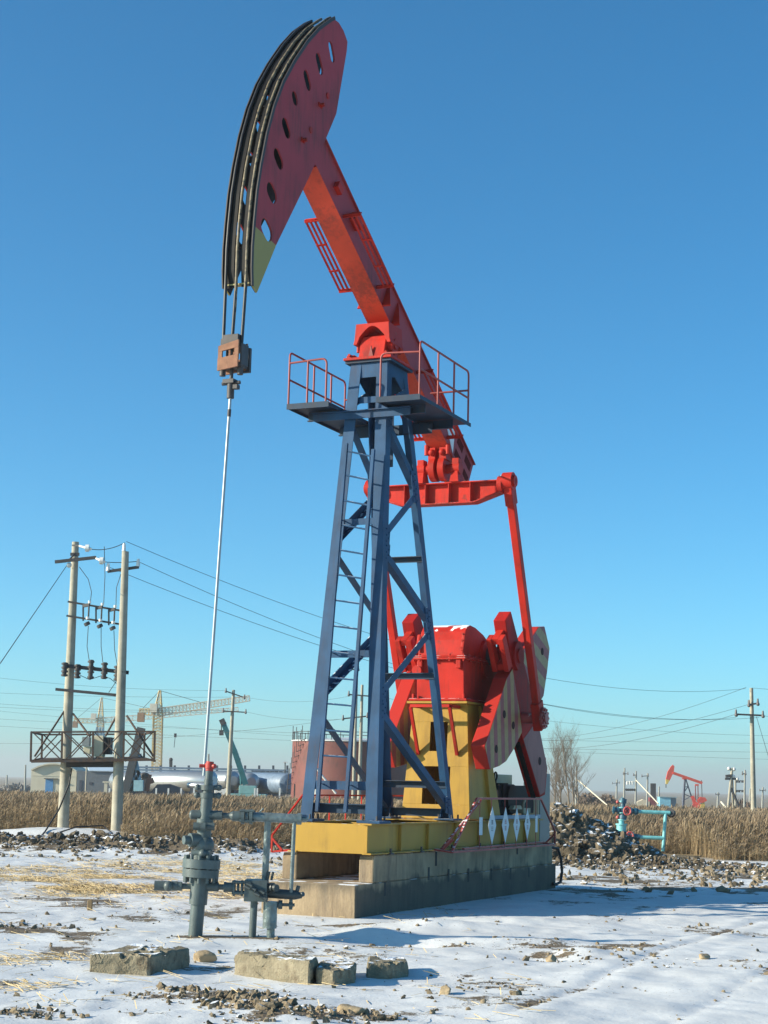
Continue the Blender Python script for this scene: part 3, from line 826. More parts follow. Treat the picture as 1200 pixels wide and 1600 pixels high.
Z0, Z1 = 1.36, 8.56
tw = MB()
tw.bx(1.40, 2.30, -0.40, 0.40, 8.56, 8.60)
tower = tw.build('tower', BLUED, PJ)
for s in (-1, 1):
    leg = MB().angle((fx(Z0), s * wy(Z0), Z0), (fx(Z1), s * wy(Z1), Z1), (0, -s, 0), (1, 0, 0), 0.19, 0.016)
    leg.bx(fx(Z0) - 0.16, fx(Z0) + 0.26, s * 0.55 - 0.20, s * 0.55 + 0.17, 1.322, 1.36)
    leg.prism([(fx(Z0) + 0.02, 1.36), (fx(Z0) + 0.2, 1.36), (fx(Z0) + 0.16, 1.6), (fx(Z0) + 0.09, 1.68)], s * 0.50 - 0.008, s * 0.50 + 0.008)
    leg.build('leg', BLUE, tower)
    leg = MB().angle((rx(Z0), s * wy(Z0), Z0), (rx(Z1), s * wy(Z1), Z1), (0, -s, 0), (-1, 0, 0), 0.17, 0.016)
    leg.bx(rx(Z0) - 0.26, rx(Z0) + 0.14, s * 0.55 - 0.18, s * 0.55 + 0.15, 1.34, 1.365)
    leg.prism([(rx(Z0) - 0.18, 1.365), (rx(Z0) + 0.04, 1.365), (rx(Z0) - 0.04, 1.72)], s * 0.46 - 0.008, s * 0.46 + 0.008)
    leg.build('leg', BLUE, tower)
    bo = MB()
    for cx in (fx(Z0), rx(Z0) - 0.1):
        for dx in (-0.1, 0.18):
            for dy in (-0.13, 0.1):
                bo.cut().cyl((cx + dx, s * 0.55 + dy, 1.34), (cx + dx, s * 0.55 + dy, 1.43), 0.016, 8)
    bo.build('foot_bolt', DARKST, tower)
    # zigzag of angle irons on each side face
    def SP(front, z):
        return Vector(((fx(z) + 0.06) if front else (rx(z) - 0.06), s * (wy(z) - 0.02), z))
    for (fa, za), (fb, zb) in (((1, 7.62), (0, 6.78)), ((0, 6.60), (1, 5.70)), ((1, 5.48), (0, 4.60)), ((0, 4.40), (1, 3.22)), ((1, 3.02), (0, 1.56))):
        p, q = SP(fa, za), SP(fb, zb); d = (q - p).normalized(); n = Vector((0, s, 0)); a = n.cross(d).normalized()
        if a.z < 0:
            a = -a
        MB().angle(p - a * 0.06, q - a * 0.06, a, -n, 0.12, 0.012).build('brace', BLUE, tower)
        for e, dd, fr_ in ((p, d, fa), (q, -d, fb)):
            gp = MB(); c = e + dd * 0.05 + n * 0.004; lv = Vector((0.0967 if fr_ else -0.2238, 0, 1)).normalized(); sd = Vector((1 if fr_ else -1, 0, 0))
            o4 = [c - lv * 0.16 - sd * 0.03, c - lv * 0.13 + sd * 0.17, c + lv * 0.13 + sd * 0.17, c + lv * 0.16 - sd * 0.03]
            gp.hexa([v_ - n * 0.0 for v_ in o4], [v_ + n * 0.01 for v_ in o4])
            for ou, ov in ((-0.10, 0.02), (0.10, 0.02), (0.0, 0.03), (-0.04, 0.11), (0.05, 0.12)):
                b_ = c + lv * ou + sd * ov; gp.tube([b_ + n * 0.009, b_ + n * 0.028], 0.014, 6)
            gp.build('gusset_plate', BLUE, tower)
for z0, z1, back in ((3.80, 3.91, 0), (5.89, 5.99, 0), (1.80, 1.93, 0), (7.90, 8.0, 0.05)):
    MB().bx(fx(z0) + 0.015 + back, fx(z0) + 0.03 + back, -wy(z0) + 0.015, wy(z0) - 0.015, z0, z1).bx(fx(z0) + 0.032 + back, fx(z0) + 0.10 + back, -wy(z0) + 0.03, wy(z0) - 0.03, z1 - 0.012, z1).build('crossbar', BLUE, tower)
MB().bx(fx(1.5) + 0.22, fx(1.5) + 0.235, -0.6, 0.6, 1.45, 1.58).bx(fx(1.5) + 0.12, fx(1.5) + 0.30, -0.6, 0.6, 1.58, 1.595).build('crossbar', BLUED, tower)
for z0, z1 in ((5.51, 5.60), (3.62, 3.72), (1.85, 1.965), (1.39, 1.52)):
    MB().bx(rx(z0) - 0.03, rx(z0) - 0.015, -wy(z0) + 0.015, wy(z0) - 0.015, z0, z1).bx(rx(z0) - 0.13, rx(z0) - 0.032, -wy(z0) + 0.03, wy(z0) - 0.03, z1 - 0.012, z1).build('crossbar', BLUED, tower)
# cap plates at the head of the tower
cp = MB().bx(fx(8.4) + 0.016, fx(8.4) + 0.03, -0.315, 0.315, 8.32, 8.555)
for s in (-1, 1):
    cp.prism([(1.45, 8.555), (2.24, 8.555), (2.28, 8.3), (1.9, 7.98), (1.45, 8.2)] if False else [(1.45, 8.555), (2.25, 8.555), (2.33, 8.12), (2.2, 8.14), (1.75, 8.36), (1.43, 8.30)], s * 0.318 - 0.008, s * 0.318 + 0.008)
    cp.bar((1.45, s * 0.33, 7.85), (2.28, s * 0.33, 8.28), 0.012, 0.10)
cp.bx(2.2, 2.215, -0.31, 0.31, 8.2, 8.555)
cp.build('cap_plate', BLUE, tower)
# inner pipe seen in the middle of the tower head (rear face plate)
MB().bx(2.24, 2.26, -0.10, 0.14, 7.0, 8.3).build('rear_plate', BLUED, tower)

# ladder
ld = MB()
lp = [Vector((0.74, 0.30, 1.47)), Vector((1.28, 0.235, 7.2))]; rp = [Vector((0.74, -0.17, 1.47)), Vector((1.26, -0.245, 7.07))]
off = Vector((-0.10, 0, 0))
ld.bar(lp[0] + off, lp[1] + off, 0.05, 0.05, (0, 1, 0)); ld.bar(rp[0] + off, rp[1] + off, 0.055, 0.05, (0, 1, 0))
for z in (7.05, 6.66, 6.25, 5.86, 5.46, 5.07, 4.67, 4.27, 3.87, 3.48, 3.08, 2.68, 2.30):
    t = (z - 1.47) / 5.7
    ld.cyl(lp[0].lerp(lp[1], t) + off, rp[0].lerp(rp[1], t) + off, 0.014, 8)
for z in (1.88, 3.86, 5.94):
    t = (z - 1.47) / 5.7
    for q in (lp, rp):
        c = q[0].lerp(q[1], t); ld.bar(c + off, c + Vector((0.1, 0, 0)), 0.03, 0.01)
ladder = ld.build('ladder', BLUE, PJ)

# service platforms with railings
for s in (-1, 1):
    pf = MB().bx(0.86, 3.02, s * 0.41 if s > 0 else -1.15, 1.15 if s > 0 else -0.41, 7.80, 7.815)
    pf.bx(0.85, 0.86, min(s * 0.41, s * 1.15), max(s * 0.41, s * 1.15), 7.74, 7.83)
    for yy in (0.41, 1.15):
        pf.bx(0.86, 3.02, s * yy - 0.006, s * yy + 0.006, 7.755, 7.815)
    for xx in (1.38, 2.55):
        pf.bx(xx, xx + 0.012, min(s * 0.30, s * 1.02), max(s * 0.30, s * 1.02), 7.64, 7.795)
        pf.bx(xx - 0.05, xx, min(s * 0.30, s * 1.02), max(s * 0.30, s * 1.02), 7.64, 7.652)
    deck = pf.build('maintenance_platform', BLUED, PJ)
    rl = MB(); r_ = 0.017; yo = s * 1.13; yi = s * 0.47; zb = 7.81
    rl.tube(bend([(0.87, yo, zb), (0.87, yo, zb + 0.87), (2.95, yo, zb + 0.87), (2.95, yo, zb)], 0.09), r_)
    rl.tube([(0.87, yo, zb + 0.42), (2.95, yo, zb + 0.42)], r_)
    rl.tube(bend([(0.87, yo, zb + 0.69), (0.87, yi, zb + 0.72), (0.87, yi, zb)], 0.10), r_)
    for x in ((1.62, 2.3) if s < 0 else (1.75, 2.4)):
        rl.tube([(x, yo, zb), (x, yo, zb + 0.87)], r_)
    if s > 0:
        rl.tube([(0.87, s * 0.80, zb), (0.87, s * 0.80, zb + 0.71)], r_)
    rl.tube([(2.95, yo, zb + 0.55), (2.95, s * 0.45, zb + 0.55)], r_)
    rl.build('railing', mat('dull_red_paint', (0.26, 0.04, 0.035), 0.5, var=0.2), deck)
MB().bx(1.30, 1.312, -0.80, 0.90, 7.62, 7.735).bx(1.25, 1.36, -0.80, 0.90, 7.737, 7.75).build('crossbar', BLUE, tower)
MB().bx(2.44, 2.452, -0.70, 0.70, 7.56, 7.735).build('crossbar', BLUED, tower)

# saddle bearing
sb = MB().bx(1.36, 2.32, -0.42, 0.42, 8.603, 8.645)
sb.prism([(1.50, 8.645), (1.63, 8.645), (1.80, 8.98), (1.80, 9.04), (1.62, 9.04), (1.585, 8.95)], -0.22, 0.22)
sb.prism([(1.97, 8.645), (2.12, 8.645), (2.03, 8.95), (1.98, 9.04), (1.8, 9.04), (1.8, 8.98)], -0.22, 0.22)
for s in (-1, 1):
    sb.cyl((1.80, s * 0.225, 8.93), (1.80, s * 0.29, 8.93), 0.17, 20)
    sb.cyl((1.80, s * 0.29, 8.93), (1.80, s * 0.32, 8.93), 0.09, 14)
    sb.bx(1.42, 1.52, s * 0.32 - 0.07, s * 0.32 + 0.07, 8.647, 8.70); sb.cyl((1.36, s * 0.32, 8.69), (1.54, s * 0.32, 8.69), 0.022, 8)
sb.cyl((1.80, -0.22, 8.96), (1.80, 0.22, 8.96), 0.15, 20)
saddle = sb.build('saddle_bearing', RED, PJ, 0.006)
dk = MB().prism([(-0.045, 8.66), (0.045, 8.66), (0.0, 8.86)], 1.50, 1.53, 'yz'); dk.build('web_recess_shade', mat('shaded_casting', (0.2, 0.03, 0.025), 0.6), saddle)  # darker wedge on the front paints the shade of a recess

# walking beam
BD = Vector((0.8632, 0, -0.5049)); BN = Vector((0.5049, 0, 0.8632))      # along the beam towards the tail, and up out of it
B0 = Vector((1.75, 0, 9.33))                                            # underside above the saddle


def BP(s, n, y=0.0):
    p = B0 + BD * s + BN * n; return Vector((p.x, y, p.z))


wb = MB()
def bbox(mb, s0, s1, n0, n1, y0, y1):
    return mb.hexa([BP(s0, n0, y0), BP(s1, n0, y0), BP(s1, n0, y1), BP(s0, n0, y1)], [BP(s0, n1, y0), BP(s1, n1, y0), BP(s1, n1, y1), BP(s0, n1, y1)])


bbox(wb, -3.45, 4.25, 0.016, 0.57, -0.178, 0.178)
bbox(wb, -3.2, 4.23, 0.0, 0.016, -0.195, 0.195)
bbox(wb, -3.3, 4.27, 0.57, 0.592, -0.215, 0.215)
beam = wb.build('walking_beam', FADED, PJ, 0.004)
# thin oranger sheet: light bounced off the snow, painted onto the underside
bt = MB(); bbox(bt, -3.2, 4.23, -0.006, -0.001, -0.194, 0.194); bt.build('underside_bounce', mat('bounce_orange_red', (0.6, 0.06, 0.026), 0.5, spec=0.25, var=0.2, vs=1.5, spots=(0.45, 0.05, 0.03), ss=4, st=0.58, sw=0.15, grime=0.5), beam)
cap = MB()
arch = [(-0.31, 8.98), (-0.33, 8.90), (-0.27, 8.90), (-0.235, 8.98)] + [(-0.22 + 0.44 * i / 10, 9.02 + 0.17 * math.sin(math.pi * i / 10)) for i in range(11)] + [(0.235, 8.98), (0.27, 8.90), (0.33, 8.90), (0.31, 8.98), (0.29, 9.24), (-0.29, 9.24)]
cap.prism(arch, 1.53, 2.06, 'yz')
for s in (-1, 1):
    cap.cyl((1.66, s * 0.295, 8.80), (1.66, s * 0.295, 8.93), 0.03, 8); cap.cyl((1.98, s * 0.295, 8.80), (1.98, s * 0.295, 8.93), 0.03, 8)
seat = cap.build('beam_seat', RED, beam, 0.005)
for s in (-1, 1):
    for s0 in (-0.32, 0.12):
        g = MB(); g.hexa([BP(s0, 0.0, s * 0.18), BP(s0 + 0.02, 0.0, s * 0.18), BP(s0 + 0.02, 0.0, s * 0.18 - 0.16 if s < 0 else 0.25), BP(s0, 0.0, s * 0.18 - 0.16 if s < 0 else 0.25)],
                         [BP(s0, 0.52, s * 0.178), BP(s0 + 0.02, 0.52, s * 0.178), BP(s0 + 0.02, 0.52, s * 0.20), BP(s0, 0.52, s * 0.20)])
        g.build('gusset', RED, beam)
    # hand frames fixed beside the beam
    for s0, s1, nf in ((-2.12, -0.62, 0.11), (1.35, 3.0, 0.11)):
        g = MB()
        for y in (0.315, 0.39, 0.465):
            g.bar(BP(s0, nf, s * y), BP(s1, nf, s * y), 0.032, 0.02, BN)
        for t in (0, 0.33, 0.70, 1):
            q = s0 + (s1 - s0) * t; g.bar(BP(q, nf - 0.012, s * 0.30), BP(q, nf - 0.012, s * 0.48), 0.035, 0.012, BN)
        for q in (s0, s1):
            bbox(g, q - 0.006, q + 0.006, nf - 0.03, nf + 0.05, min(s * 0.18, s * 0.48), max(s * 0.18, s * 0.48)); g.bar(BP(q, nf, s * 0.18), BP(q, nf, s * 0.48), 0.06, 0.012, BN)
        g.build('hand_frame', RED, beam)
# painted marks on the tail flank
for s0, s1, n0, n1, mm in ((3.92, 4.18, 0.06, 0.20, 0), (3.42, 3.80, 0.08, 0.24, 0), (3.86, 4.16, 0.32, 0.48, 0), (3.40, 3.70, 0.36, 0.52, 0)):
    g = MB(); bbox(g, s0, s1, n0, n1, -0.1815, -0.1785); g.build('painted_mark', [mat('deep_red_marking', (0.09, 0.008, 0.008), 0.7, spec=0.05), SIGN][mm], beam)
g = MB(); vs = [BP(2.62, 0.38, 0), BP(3.2, 0.5, 0), BP(3.36, 0.06, 0)]
g.add([Vector((v.x, -0.1785, v.z)) for v in vs] + [Vector((v.x, -0.1825, v.z)) for v in vs], [(0, 1, 2), (5, 4, 3), (0, 3, 4, 1), (1, 4, 5, 2), (2, 5, 3, 0)]); g.build('painted_mark', SIGN, beam)
# small cleats on the flank near the head
g = MB(); bbox(g, -1.95 + 0.0, -1.70, 0.24, 0.40, -0.30, -0.18); bbox(g, -2.62, -2.45, 0.22, 0.34, -0.26, -0.18); g.build('cleat', RED, beam)

# horse head
FRONT = [(-2.875, 8.56), (-2.905, 8.80), (-2.91, 9.10), (-2.885, 9.45), (-2.835, 9.91), (-2.75, 10.32), (-2.61, 10.83), (-2.43, 11.30), (-2.18, 11.77), (-1.86, 12.22), (-1.48, 12.68), (-1.115, 13.05), (-0.73, 13.36)]
BACK = [(-0.60, 13.45), (-0.469, 13.466), (-0.292, 13.413), (-0.139, 13.296), (-0.158, 13.129), (-0.299, 12.597), (-0.46, 11.987), (-0.714, 11.58), (-1.134, 10.92), (-1.471, 10.434), (-2.248, 9.34), (-2.757, 8.50)]
HOLES = [((-0.759, 13.035), (-0.606, 12.749), 0.075), ((-1.177, 12.669), (-0.984, 12.395), 0.085), ((-1.553, 12.238), (-1.367, 11.985), 0.085),
         ((-1.894, 11.771), (-1.779, 11.591), 0.08), ((-2.179, 11.249), (-1.963, 11.023), 0.095), ((-2.396, 10.707), (-2.145, 10.495), 0.10),
         ((-2.567, 10.137), (-2.302, 9.947), 0.115), ((-2.69, 9.565), (-2.395, 9.364), 0.12)]


def two_tone(m, name, nrm, c, col):      # the paint changes along a straight line on the object
    m = m.copy(); m.name = name; t = m.node_tree; N = t.nodes; L = t.links; b = N['Principled BSDF']
    src = b.inputs['Base Color'].links[0].from_socket
    tc = N.new('ShaderNodeTexCoord'); dt = N.new('ShaderNodeVectorMath'); dt.operation = 'DOT_PRODUCT'; dt.inputs[1].default_value = nrm
    L.new(tc.outputs['Object'], dt.inputs[0])
    g = N.new('ShaderNodeMath'); g.operation = 'LESS_THAN'; g.inputs[1].default_value = c; L.new(dt.outputs['Value'], g.inputs[0])
    mx = N.new('ShaderNodeMix'); mx.data_type = 'RGBA'; L.new(g.outputs[0], mx.inputs['Factor']); L.new(src, mx.inputs['A']); mx.inputs['B'].default_value = (*col, 1)
    L.new(mx.outputs['Result'], b.inputs['Base Color']); return m


TIP = (0.119, 0, 0.993); TIPC = -2.95 * 0.119 + 9.415 * 0.993
HFAD = two_tone(FADED, 'faded_red_with_yellow_tip', TIP, TIPC, (0.3, 0.25, 0.085))
HRED = two_tone(RED, 'red_with_yellow_tip', TIP, TIPC, (0.4, 0.3, 0.08))
OUT = FRONT + BACK
hs_ = [slot(*h) for h in HOLES]
DKSHADE = mat('head_inside_shade', (0.022, 0.016, 0.016), 0.7, var=0.3, spec=0.2)  # near-black colour paints the shade inside the horse head
HEAD = plate('horse_head', OUT, hs_, -0.222, -0.198, HFAD, PJ)
plate('far_cheek', OUT, hs_, 0.198, 0.222, HRED, HEAD)
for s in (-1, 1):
    plate('inner_shade_sheet', OUT, hs_, min(s * 0.190, s * 0.1965), max(s * 0.190, s * 0.1965), DKSHADE, HEAD)  # dark sheets added so the view through the holes looks shaded
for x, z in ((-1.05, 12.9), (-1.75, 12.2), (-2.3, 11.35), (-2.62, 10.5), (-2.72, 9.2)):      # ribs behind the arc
    MB().bar((x, -0.189, z), (x, 0.189, z), 0.02, 0.14, (x - 1.75, 0, z - 9.1)).build('rib', DKSHADE, HEAD)
MB().bar((-0.42, -0.189, 13.36), (-0.42, 0.189, 13.36), 0.12, 0.02, (0.2, 0, 1)).build('rib', DKSHADE, HEAD)


def arcpts(off, n0=0, n1=None):
    P = [Vector((x, 0, z)) for x, z in FRONT + [(-0.60, 13.45)]]; out = []
    for i, p in enumerate(P):
        t = (P[min(i + 1, len(P) - 1)] - P[max(i - 1, 0)]).normalized(); nn = Vector((-t.z, 0, t.x))
        if nn.x > 0:
            nn = -nn
        out.append(p + nn * off)
    return out


for y0, y1 in ((0.055, 0.23), (-0.23, -0.055)):
    st = MB(); A = arcpts(0.004); B = arcpts(0.024)
    for a0, a1, b0, b1 in zip(A[:-1], A[1:], B[:-1], B[1:]):
        f = lambda p, y: Vector((p.x, y, p.z))
        st.hexa([f(a0, y0), f(a1, y0), f(a1, y1), f(a0, y1)], [f(b0, y0), f(b1, y0), f(b1, y1), f(b0, y1)])
    st.build('arc_plate', BLK, HEAD)
for y in (0.226, -0.226):
    st = MB(); A = arcpts(0.0); B = arcpts(0.055)
    for a0, a1, b0, b1 in zip(A[:-1], A[1:], B[:-1], B[1:]):
        f = lambda p, yy: Vector((p.x, yy, p.z))
        st.hexa([f(a0, y - 0.008), f(a1, y - 0.008), f(a1, y + 0.008), f(a0, y + 0.008)], [f(b0, y - 0.008), f(b1, y - 0.008), f(b1, y + 0.008), f(b0, y + 0.008)])
    st.build('rope_guard', mat('black_edge', (0.035, 0.025, 0.022), 0.6), HEAD)
g = MB().bar((-2.86, -0.197, 8.6), (-2.86, 0.197, 8.6), 0.02, 0.10, (1, 0, 0)); g.build('tip_plate', mat('olive_yellow_paint', (0.3, 0.25, 0.085), 0.5), HEAD)
g = MB()
for x, z in ((-1.02, 11.9), (-1.55, 11.15)):
    g.cut(); g.cyl((x, -0.223, z), (x, -0.30, z), 0.03, 10).bx(x - 0.06, x + 0.06, -0.24, -0.223, z - 0.03, z + 0.03); g.cut(); g.cyl((x + 0.25, -0.222, z + 0.25), (x + 0.25, -0.235, z + 0.25), 0.05, 12)
g.build('locking_bolt', RED, HEAD)

# tail bearing, equalizer, pitmans
TB = Vector((4.52, 0, 7.38))
tb = MB()
for y in (-0.09, 0.09):
    tb.cyl((TB.x, y - 0.055, TB.z), (TB.x, y + 0.055, TB.z), 0.22, 24)
tb.cyl((TB.x, -0.30, TB.z), (TB.x, 0.30, TB.z), 0.085, 14)
for s in (-1, 1):
    tb.cyl((TB.x, s * 0.26, TB.z), (TB.x, s * 0.40, TB.z), 0.11, 16); tb.bx(TB.x - 0.09, TB.x + 0.09, s * 0.33 - 0.06, s * 0.33 + 0.06, TB.z + 0.05, TB.z + 0.17)
    tb.hexa([Vector((TB.x - 0.16, s * 0.25, 7.12)), Vector((TB.x + 0.16, s * 0.25, 7.12)), Vector((TB.x + 0.16, s * 0.42, 7.12)), Vector((TB.x - 0.16, s * 0.42, 7.12))],
            [Vector((TB.x - 0.07, s * 0.27, TB.z)), Vector((TB.x + 0.07, s * 0.27, TB.z)), Vector((TB.x + 0.07, s * 0.36, TB.z)), Vector((TB.x - 0.07, s * 0.36, TB.z))])
tb.bx(TB.x - 0.05, TB.x + 0.05, -0.03, 0.03, TB.z + 0.1, 7.72)
tb.bx(TB.x - 0.13, TB.x + 0.13, -0.17, -0.04, TB.z + 0.15, 7.75); tb.bx(TB.x - 0.13, TB.x + 0.13, 0.04, 0.17, TB.z + 0.15, 7.75)
for s in (-1, 1):
    tb.cyl((TB.x - 0.12, s * 0.2, 7.62), (TB.x - 0.12, s * 0.2, 7.8), 0.045, 8); tb.ball((TB.x - 0.14, s * 0.1, 7.66), 0.06)
tailb = tb.build('tail_bearing', RED, PJ, 0.004)

eq = MB(); X0 = 4.52
EQT, EQB = 7.10, 6.76
web = [(-1.16, 6.92), (-0.68, EQB), (0.68, EQB), (1.16, 6.92), (1.16, EQT), (-1.16, EQT)]
eq.prism(web, X0 - 0.012, X0 + 0.012, 'yz')
eq.bx(X0 - 0.12, X0 + 0.12, -1.18, 1.18, EQT, EQT + 0.022)
eq.bx(X0 - 0.12, X0 + 0.12, -0.68, 0.68, EQB - 0.022, EQB)
for s in (-1, 1):
    eq.bar((X0, s * 0.683, EQB - 0.011), (X0, s * 1.18, 6.915), 0.24, 0.022, (0, 0, 1))
    for y in (0.22, 0.62):
        eq.bx(X0 - 0.115, X0 + 0.115, s * y - 0.008, s * y + 0.008, EQB + 0.002, EQT - 0.002)
    eq.cyl((X0, s * 1.12, 7.05), (X0, s * 1.20, 7.05), 0.16, 18); eq.cyl((X0, s * 1.2, 7.10), (X0, s * 1.42, 7.10), 0.05, 12)
equal = eq.build('equalizer', REDS, PJ, 0.004)
PIN = Vector((6.22, 0, 3.12)); PT = Vector((X0, 0, 7.10)); PY = 1.29
for s in (-1, 1):
    a = Vector((PT.x, s * PY, PT.z)); b = Vector((PIN.x, s * PY, PIN.z)); d = (b - a).normalized()
    pm = MB().bar(a + d * 0.1, b - d * 0.05, 0.15, 0.13, (0, 1, 0))
    pm.cyl((a.x, s * (PY - 0.09), a.z), (a.x, s * (PY + 0.09), a.z), 0.155, 20); pm.cyl((a.x, s * (PY + 0.09), a.z), (a.x, s * (PY + 0.13), a.z), 0.10, 14)
    pm.bar(a + d * 0.05, a + d * 0.42, 0.24, 0.15, (0, 1, 0))
    pm.bar(b - d * 0.3, b + d * 0.2, 0.26, 0.16, (0, 1, 0))
    p = pm.build('pitman_arm', RED, PJ, 0.01)
    pn = MB().cyl((b.x, s * (PY - 0.3), b.z), (b.x, s * (PY + 0.16), b.z), 0.10, 18).cyl((b.x, s * (PY + 0.081), b.z), (b.x, s * (PY + 0.12), b.z), 0.19, 20)
    for i in range(10):
        t = i * math.pi / 5; pn.cyl((b.x + 0.15 * math.cos(t), s * (PY + 0.12), b.z + 0.15 * math.sin(t)), (b.x + 0.15 * math.cos(t), s * (PY + 0.15), b.z + 0.15 * math.sin(t)), 0.022, 6)
    pn.build('crank_pin', mat('worn_pin_paint', (0.3, 0.05, 0.045), 0.45, var=0.3, spots=(0.55, 0.5, 0.48), ss=9, st=0.58), p)

# cranks and counterweights
CS = Vector((5.85, 0, 4.20)); CD = (0.545, -0.838); CN = (0.838, 0.545)


def CP(s_, t_): return (CS.x + s_ * CD[0] + t_ * CN[0], CS.z + s_ * CD[1] + t_ * CN[1])


for s in (-1, 1):
    def Y(a, b): return (min(s * a, s * b), max(s * a, s * b))
    out = [CP(*q) for q in ((-0.80, -0.17), (-0.80, 0.17), (0.2, 0.30), (1.3, 0.44), (2.6, 0.46), (2.95, 0.08), (2.83, -0.19), (1.36, -0.46), (0.2, -0.30))]
    cr = MB().prism(out, *Y(0.76, 0.99))
    q0, q1 = CP(0.2, 0), CP(0.2, 0)
    cr.cyl((CS.x, s * 0.70, CS.z), (CS.x, s * 1.05, CS.z), 0.26, 24); cr.cyl((CS.x, s * 1.05, CS.z), (CS.x, s * 1.08, CS.z), 0.13, 16)
    crank = cr.build('crank', mat('dark_red_paint', (0.34, 0.014, 0.012), 0.6, spec=0.1, var=0.15, vs=3, spots=(0.2, 0.03, 0.03), ss=6, st=0.62, grime=0.6) , PJ, 0.012)
    # bleached outer face of the far end of the crank
    MB().prism([CP(*q) for q in ((1.45, -0.44), (1.55, 0.42), (2.55, 0.43), (2.88, 0.07), (2.79, -0.17))], *Y(0.9915, 0.996)).build('crank_face', PINK, crank)
    MB().prism([CP(1.5, -0.425), CP(1.52, -0.475), CP(2.86, -0.215), CP(2.8, -0.17)], *Y(0.83, 0.91)).build('channel_shade', BLK, crank)  # black strip stands in for shade in the hollow crank edge
    h = MB(); a = CP(2.25, 0.12); h.cyl((a[0], s * 0.995, a[1]), (a[0], s * 1.002, a[1]), 0.075, 16); h.build('bolt_hole_disc', mat('hole_shade_dark', (0.03, 0.008, 0.008), 0.9), crank)  # dark disc on the face, painted for the shade in a hole
    a = CP(2.45, 0.5); MB().ball((a[0], s * 0.9, a[1]), 0.075, 12, 8).build('lug', RED, crank)
    F1 = [(0.09, -0.30), (0.09, -0.66), (0.20, -1.04), (0.43, -1.81), (0.52, -2.19), (0.99, -2.18), (1.19, -1.75), (1.30, -1.42), (1.33, -0.96), (1.30, -0.44), (0.9, -0.36)]
    f1 = MB().prism([CP(*q) for q in F1], *Y(0.74, 1.0)).build('counterweight', STR_V, crank, 0.012)
    F2 = [(0.20, 0.30), (0.24, 1.0), (0.27, 1.62), (0.42, 1.93), (0.92, 1.98), (1.22, 1.62), (1.5, 1.2), (1.50, 0.46), (0.9, 0.38)]
    f2 = MB().prism([CP(*q) for q in F2], *Y(0.62, 0.90)).build('counterweight', STR_H, crank, 0.012)
    for f, hl in ((f1, ((0.55, -1.1), (0.85, -1.75), (0.95, -0.8))), (f2, ((0.75, 1.55), (1.0, 0.9)))):
        h = MB()
        for q in hl:
            a = CP(*q); y = 1.001 if f is f1 else 0.901; h.cyl((a[0], s * y, a[1]), (a[0], s * (y + 0.006), a[1]), 0.07, 14)
        h.build('bolt_hole_disc', mat('hole_shade_dark', (0.03, 0.008, 0.008), 0.9), f)  # hole shade painted as dark discs on the weights
    cl = MB()
    for y0, y1 in ((0.71, 0.80), (0.93, 1.02)):
        cl.prism([CP(*q) for q in ((-0.62, -0.55), (-0.62, -0.36), (0.02, -0.34), (0.02, -0.55))], *Y(y0, y1))
    cl.prism([CP(*q) for q in ((-0.62, -0.52), (-0.62, -0.17), (-0.5, -0.17), (-0.5, -0.52))], *Y(0.801, 0.929))
    cl.prism([CP(*q) for q in ((-0.1, -0.50), (-0.1, -0.2), (0.02, -0.2), (0.02, -0.50))], *Y(0.801, 0.929))
    a = CP(0.12, -0.45); b_ = CP(0.3, -0.42); cl.tube([(a[0], s * 0.86, a[1]), (b_[0], s * 0.86, b_[1])], 0.05, 8)
    cl.build('weight_clamp', RED, crank, 0.008)
    sh = MB().cyl((CS.x, s * 0.44, CS.z), (CS.x, s * 0.72, CS.z), 0.16, 18); sh.build('crank_shaft', DARKST, PJ)

# gearbox on its stand
gb = MB()
gb.prism([(4.74, 3.38), (4.70, 4.05), (6.75, 4.05), (6.62, 3.75), (6.0, 3.38)], -0.44, 0.44)
gb.bx(4.62, 6.85, -0.50, 0.50, 4.05, 4.085)
gb.bx(4.60, 6.1, -0.54, 0.54, 3.335, 3.38)
for y in (-0.36, 0.36):
    gb.bx(4.64, 4.70, y - 0.045, y + 0.045, 3.90, 4.049)
for y in (-0.47, 0.47):
    gb.cyl((4.66, y, 3.38), (4.66, y, 3.46), 0.03, 8)
gb.cyl((CS.x, -0.47, CS.z - 0.05), (CS.x, 0.47, CS.z - 0.05), 0.34, 24)
gb.cyl((4.69, 0.40, 3.86), (4.60, 0.40, 3.86), 0.09, 12)
gear = gb.build('gearbox', REDS, PJ, 0.012)
cv = MB().prism([(4.70, 4.12), (4.76, 4.40), (4.83, 4.55), (4.92, 4.64), (5.04, 4.68), (5.3, 4.66), (5.7, 4.57), (6.15, 4.40), (6.5, 4.22), (6.62, 4.12)], -0.42, 0.42)
cv.bx(4.62, 6.85, -0.50, 0.50, 4.0865, 4.118)
for y in (-0.42, 0.42):
    cv.bar((4.66, y, 4.2), (4.75, y, 4.5), 0.03, 0.06, (0, 1, 0))
cvr = cv.build('cover', REDS, gear, 0.02)
bl = MB()
for y in (-0.46, -0.2, 0.1, 0.36, 0.47):
    bl.cyl((4.645, y, 4.02), (4.645, y, 4.15), 0.018, 8)
for x in (4.9, 5.2, 5.5, 6.3, 6.6):
    bl.cyl((x, -0.47, 4.02), (x, -0.47, 4.15), 0.018, 8)
for z in (4.25, 4.38, 4.5):
    bl.cyl((4.68 + (z - 4.2) * 0.25, -0.40, z), (4.64 + (z - 4.2) * 0.25, -0.40, z), 0.02, 8)
bl.build('bolts', RED, gear)

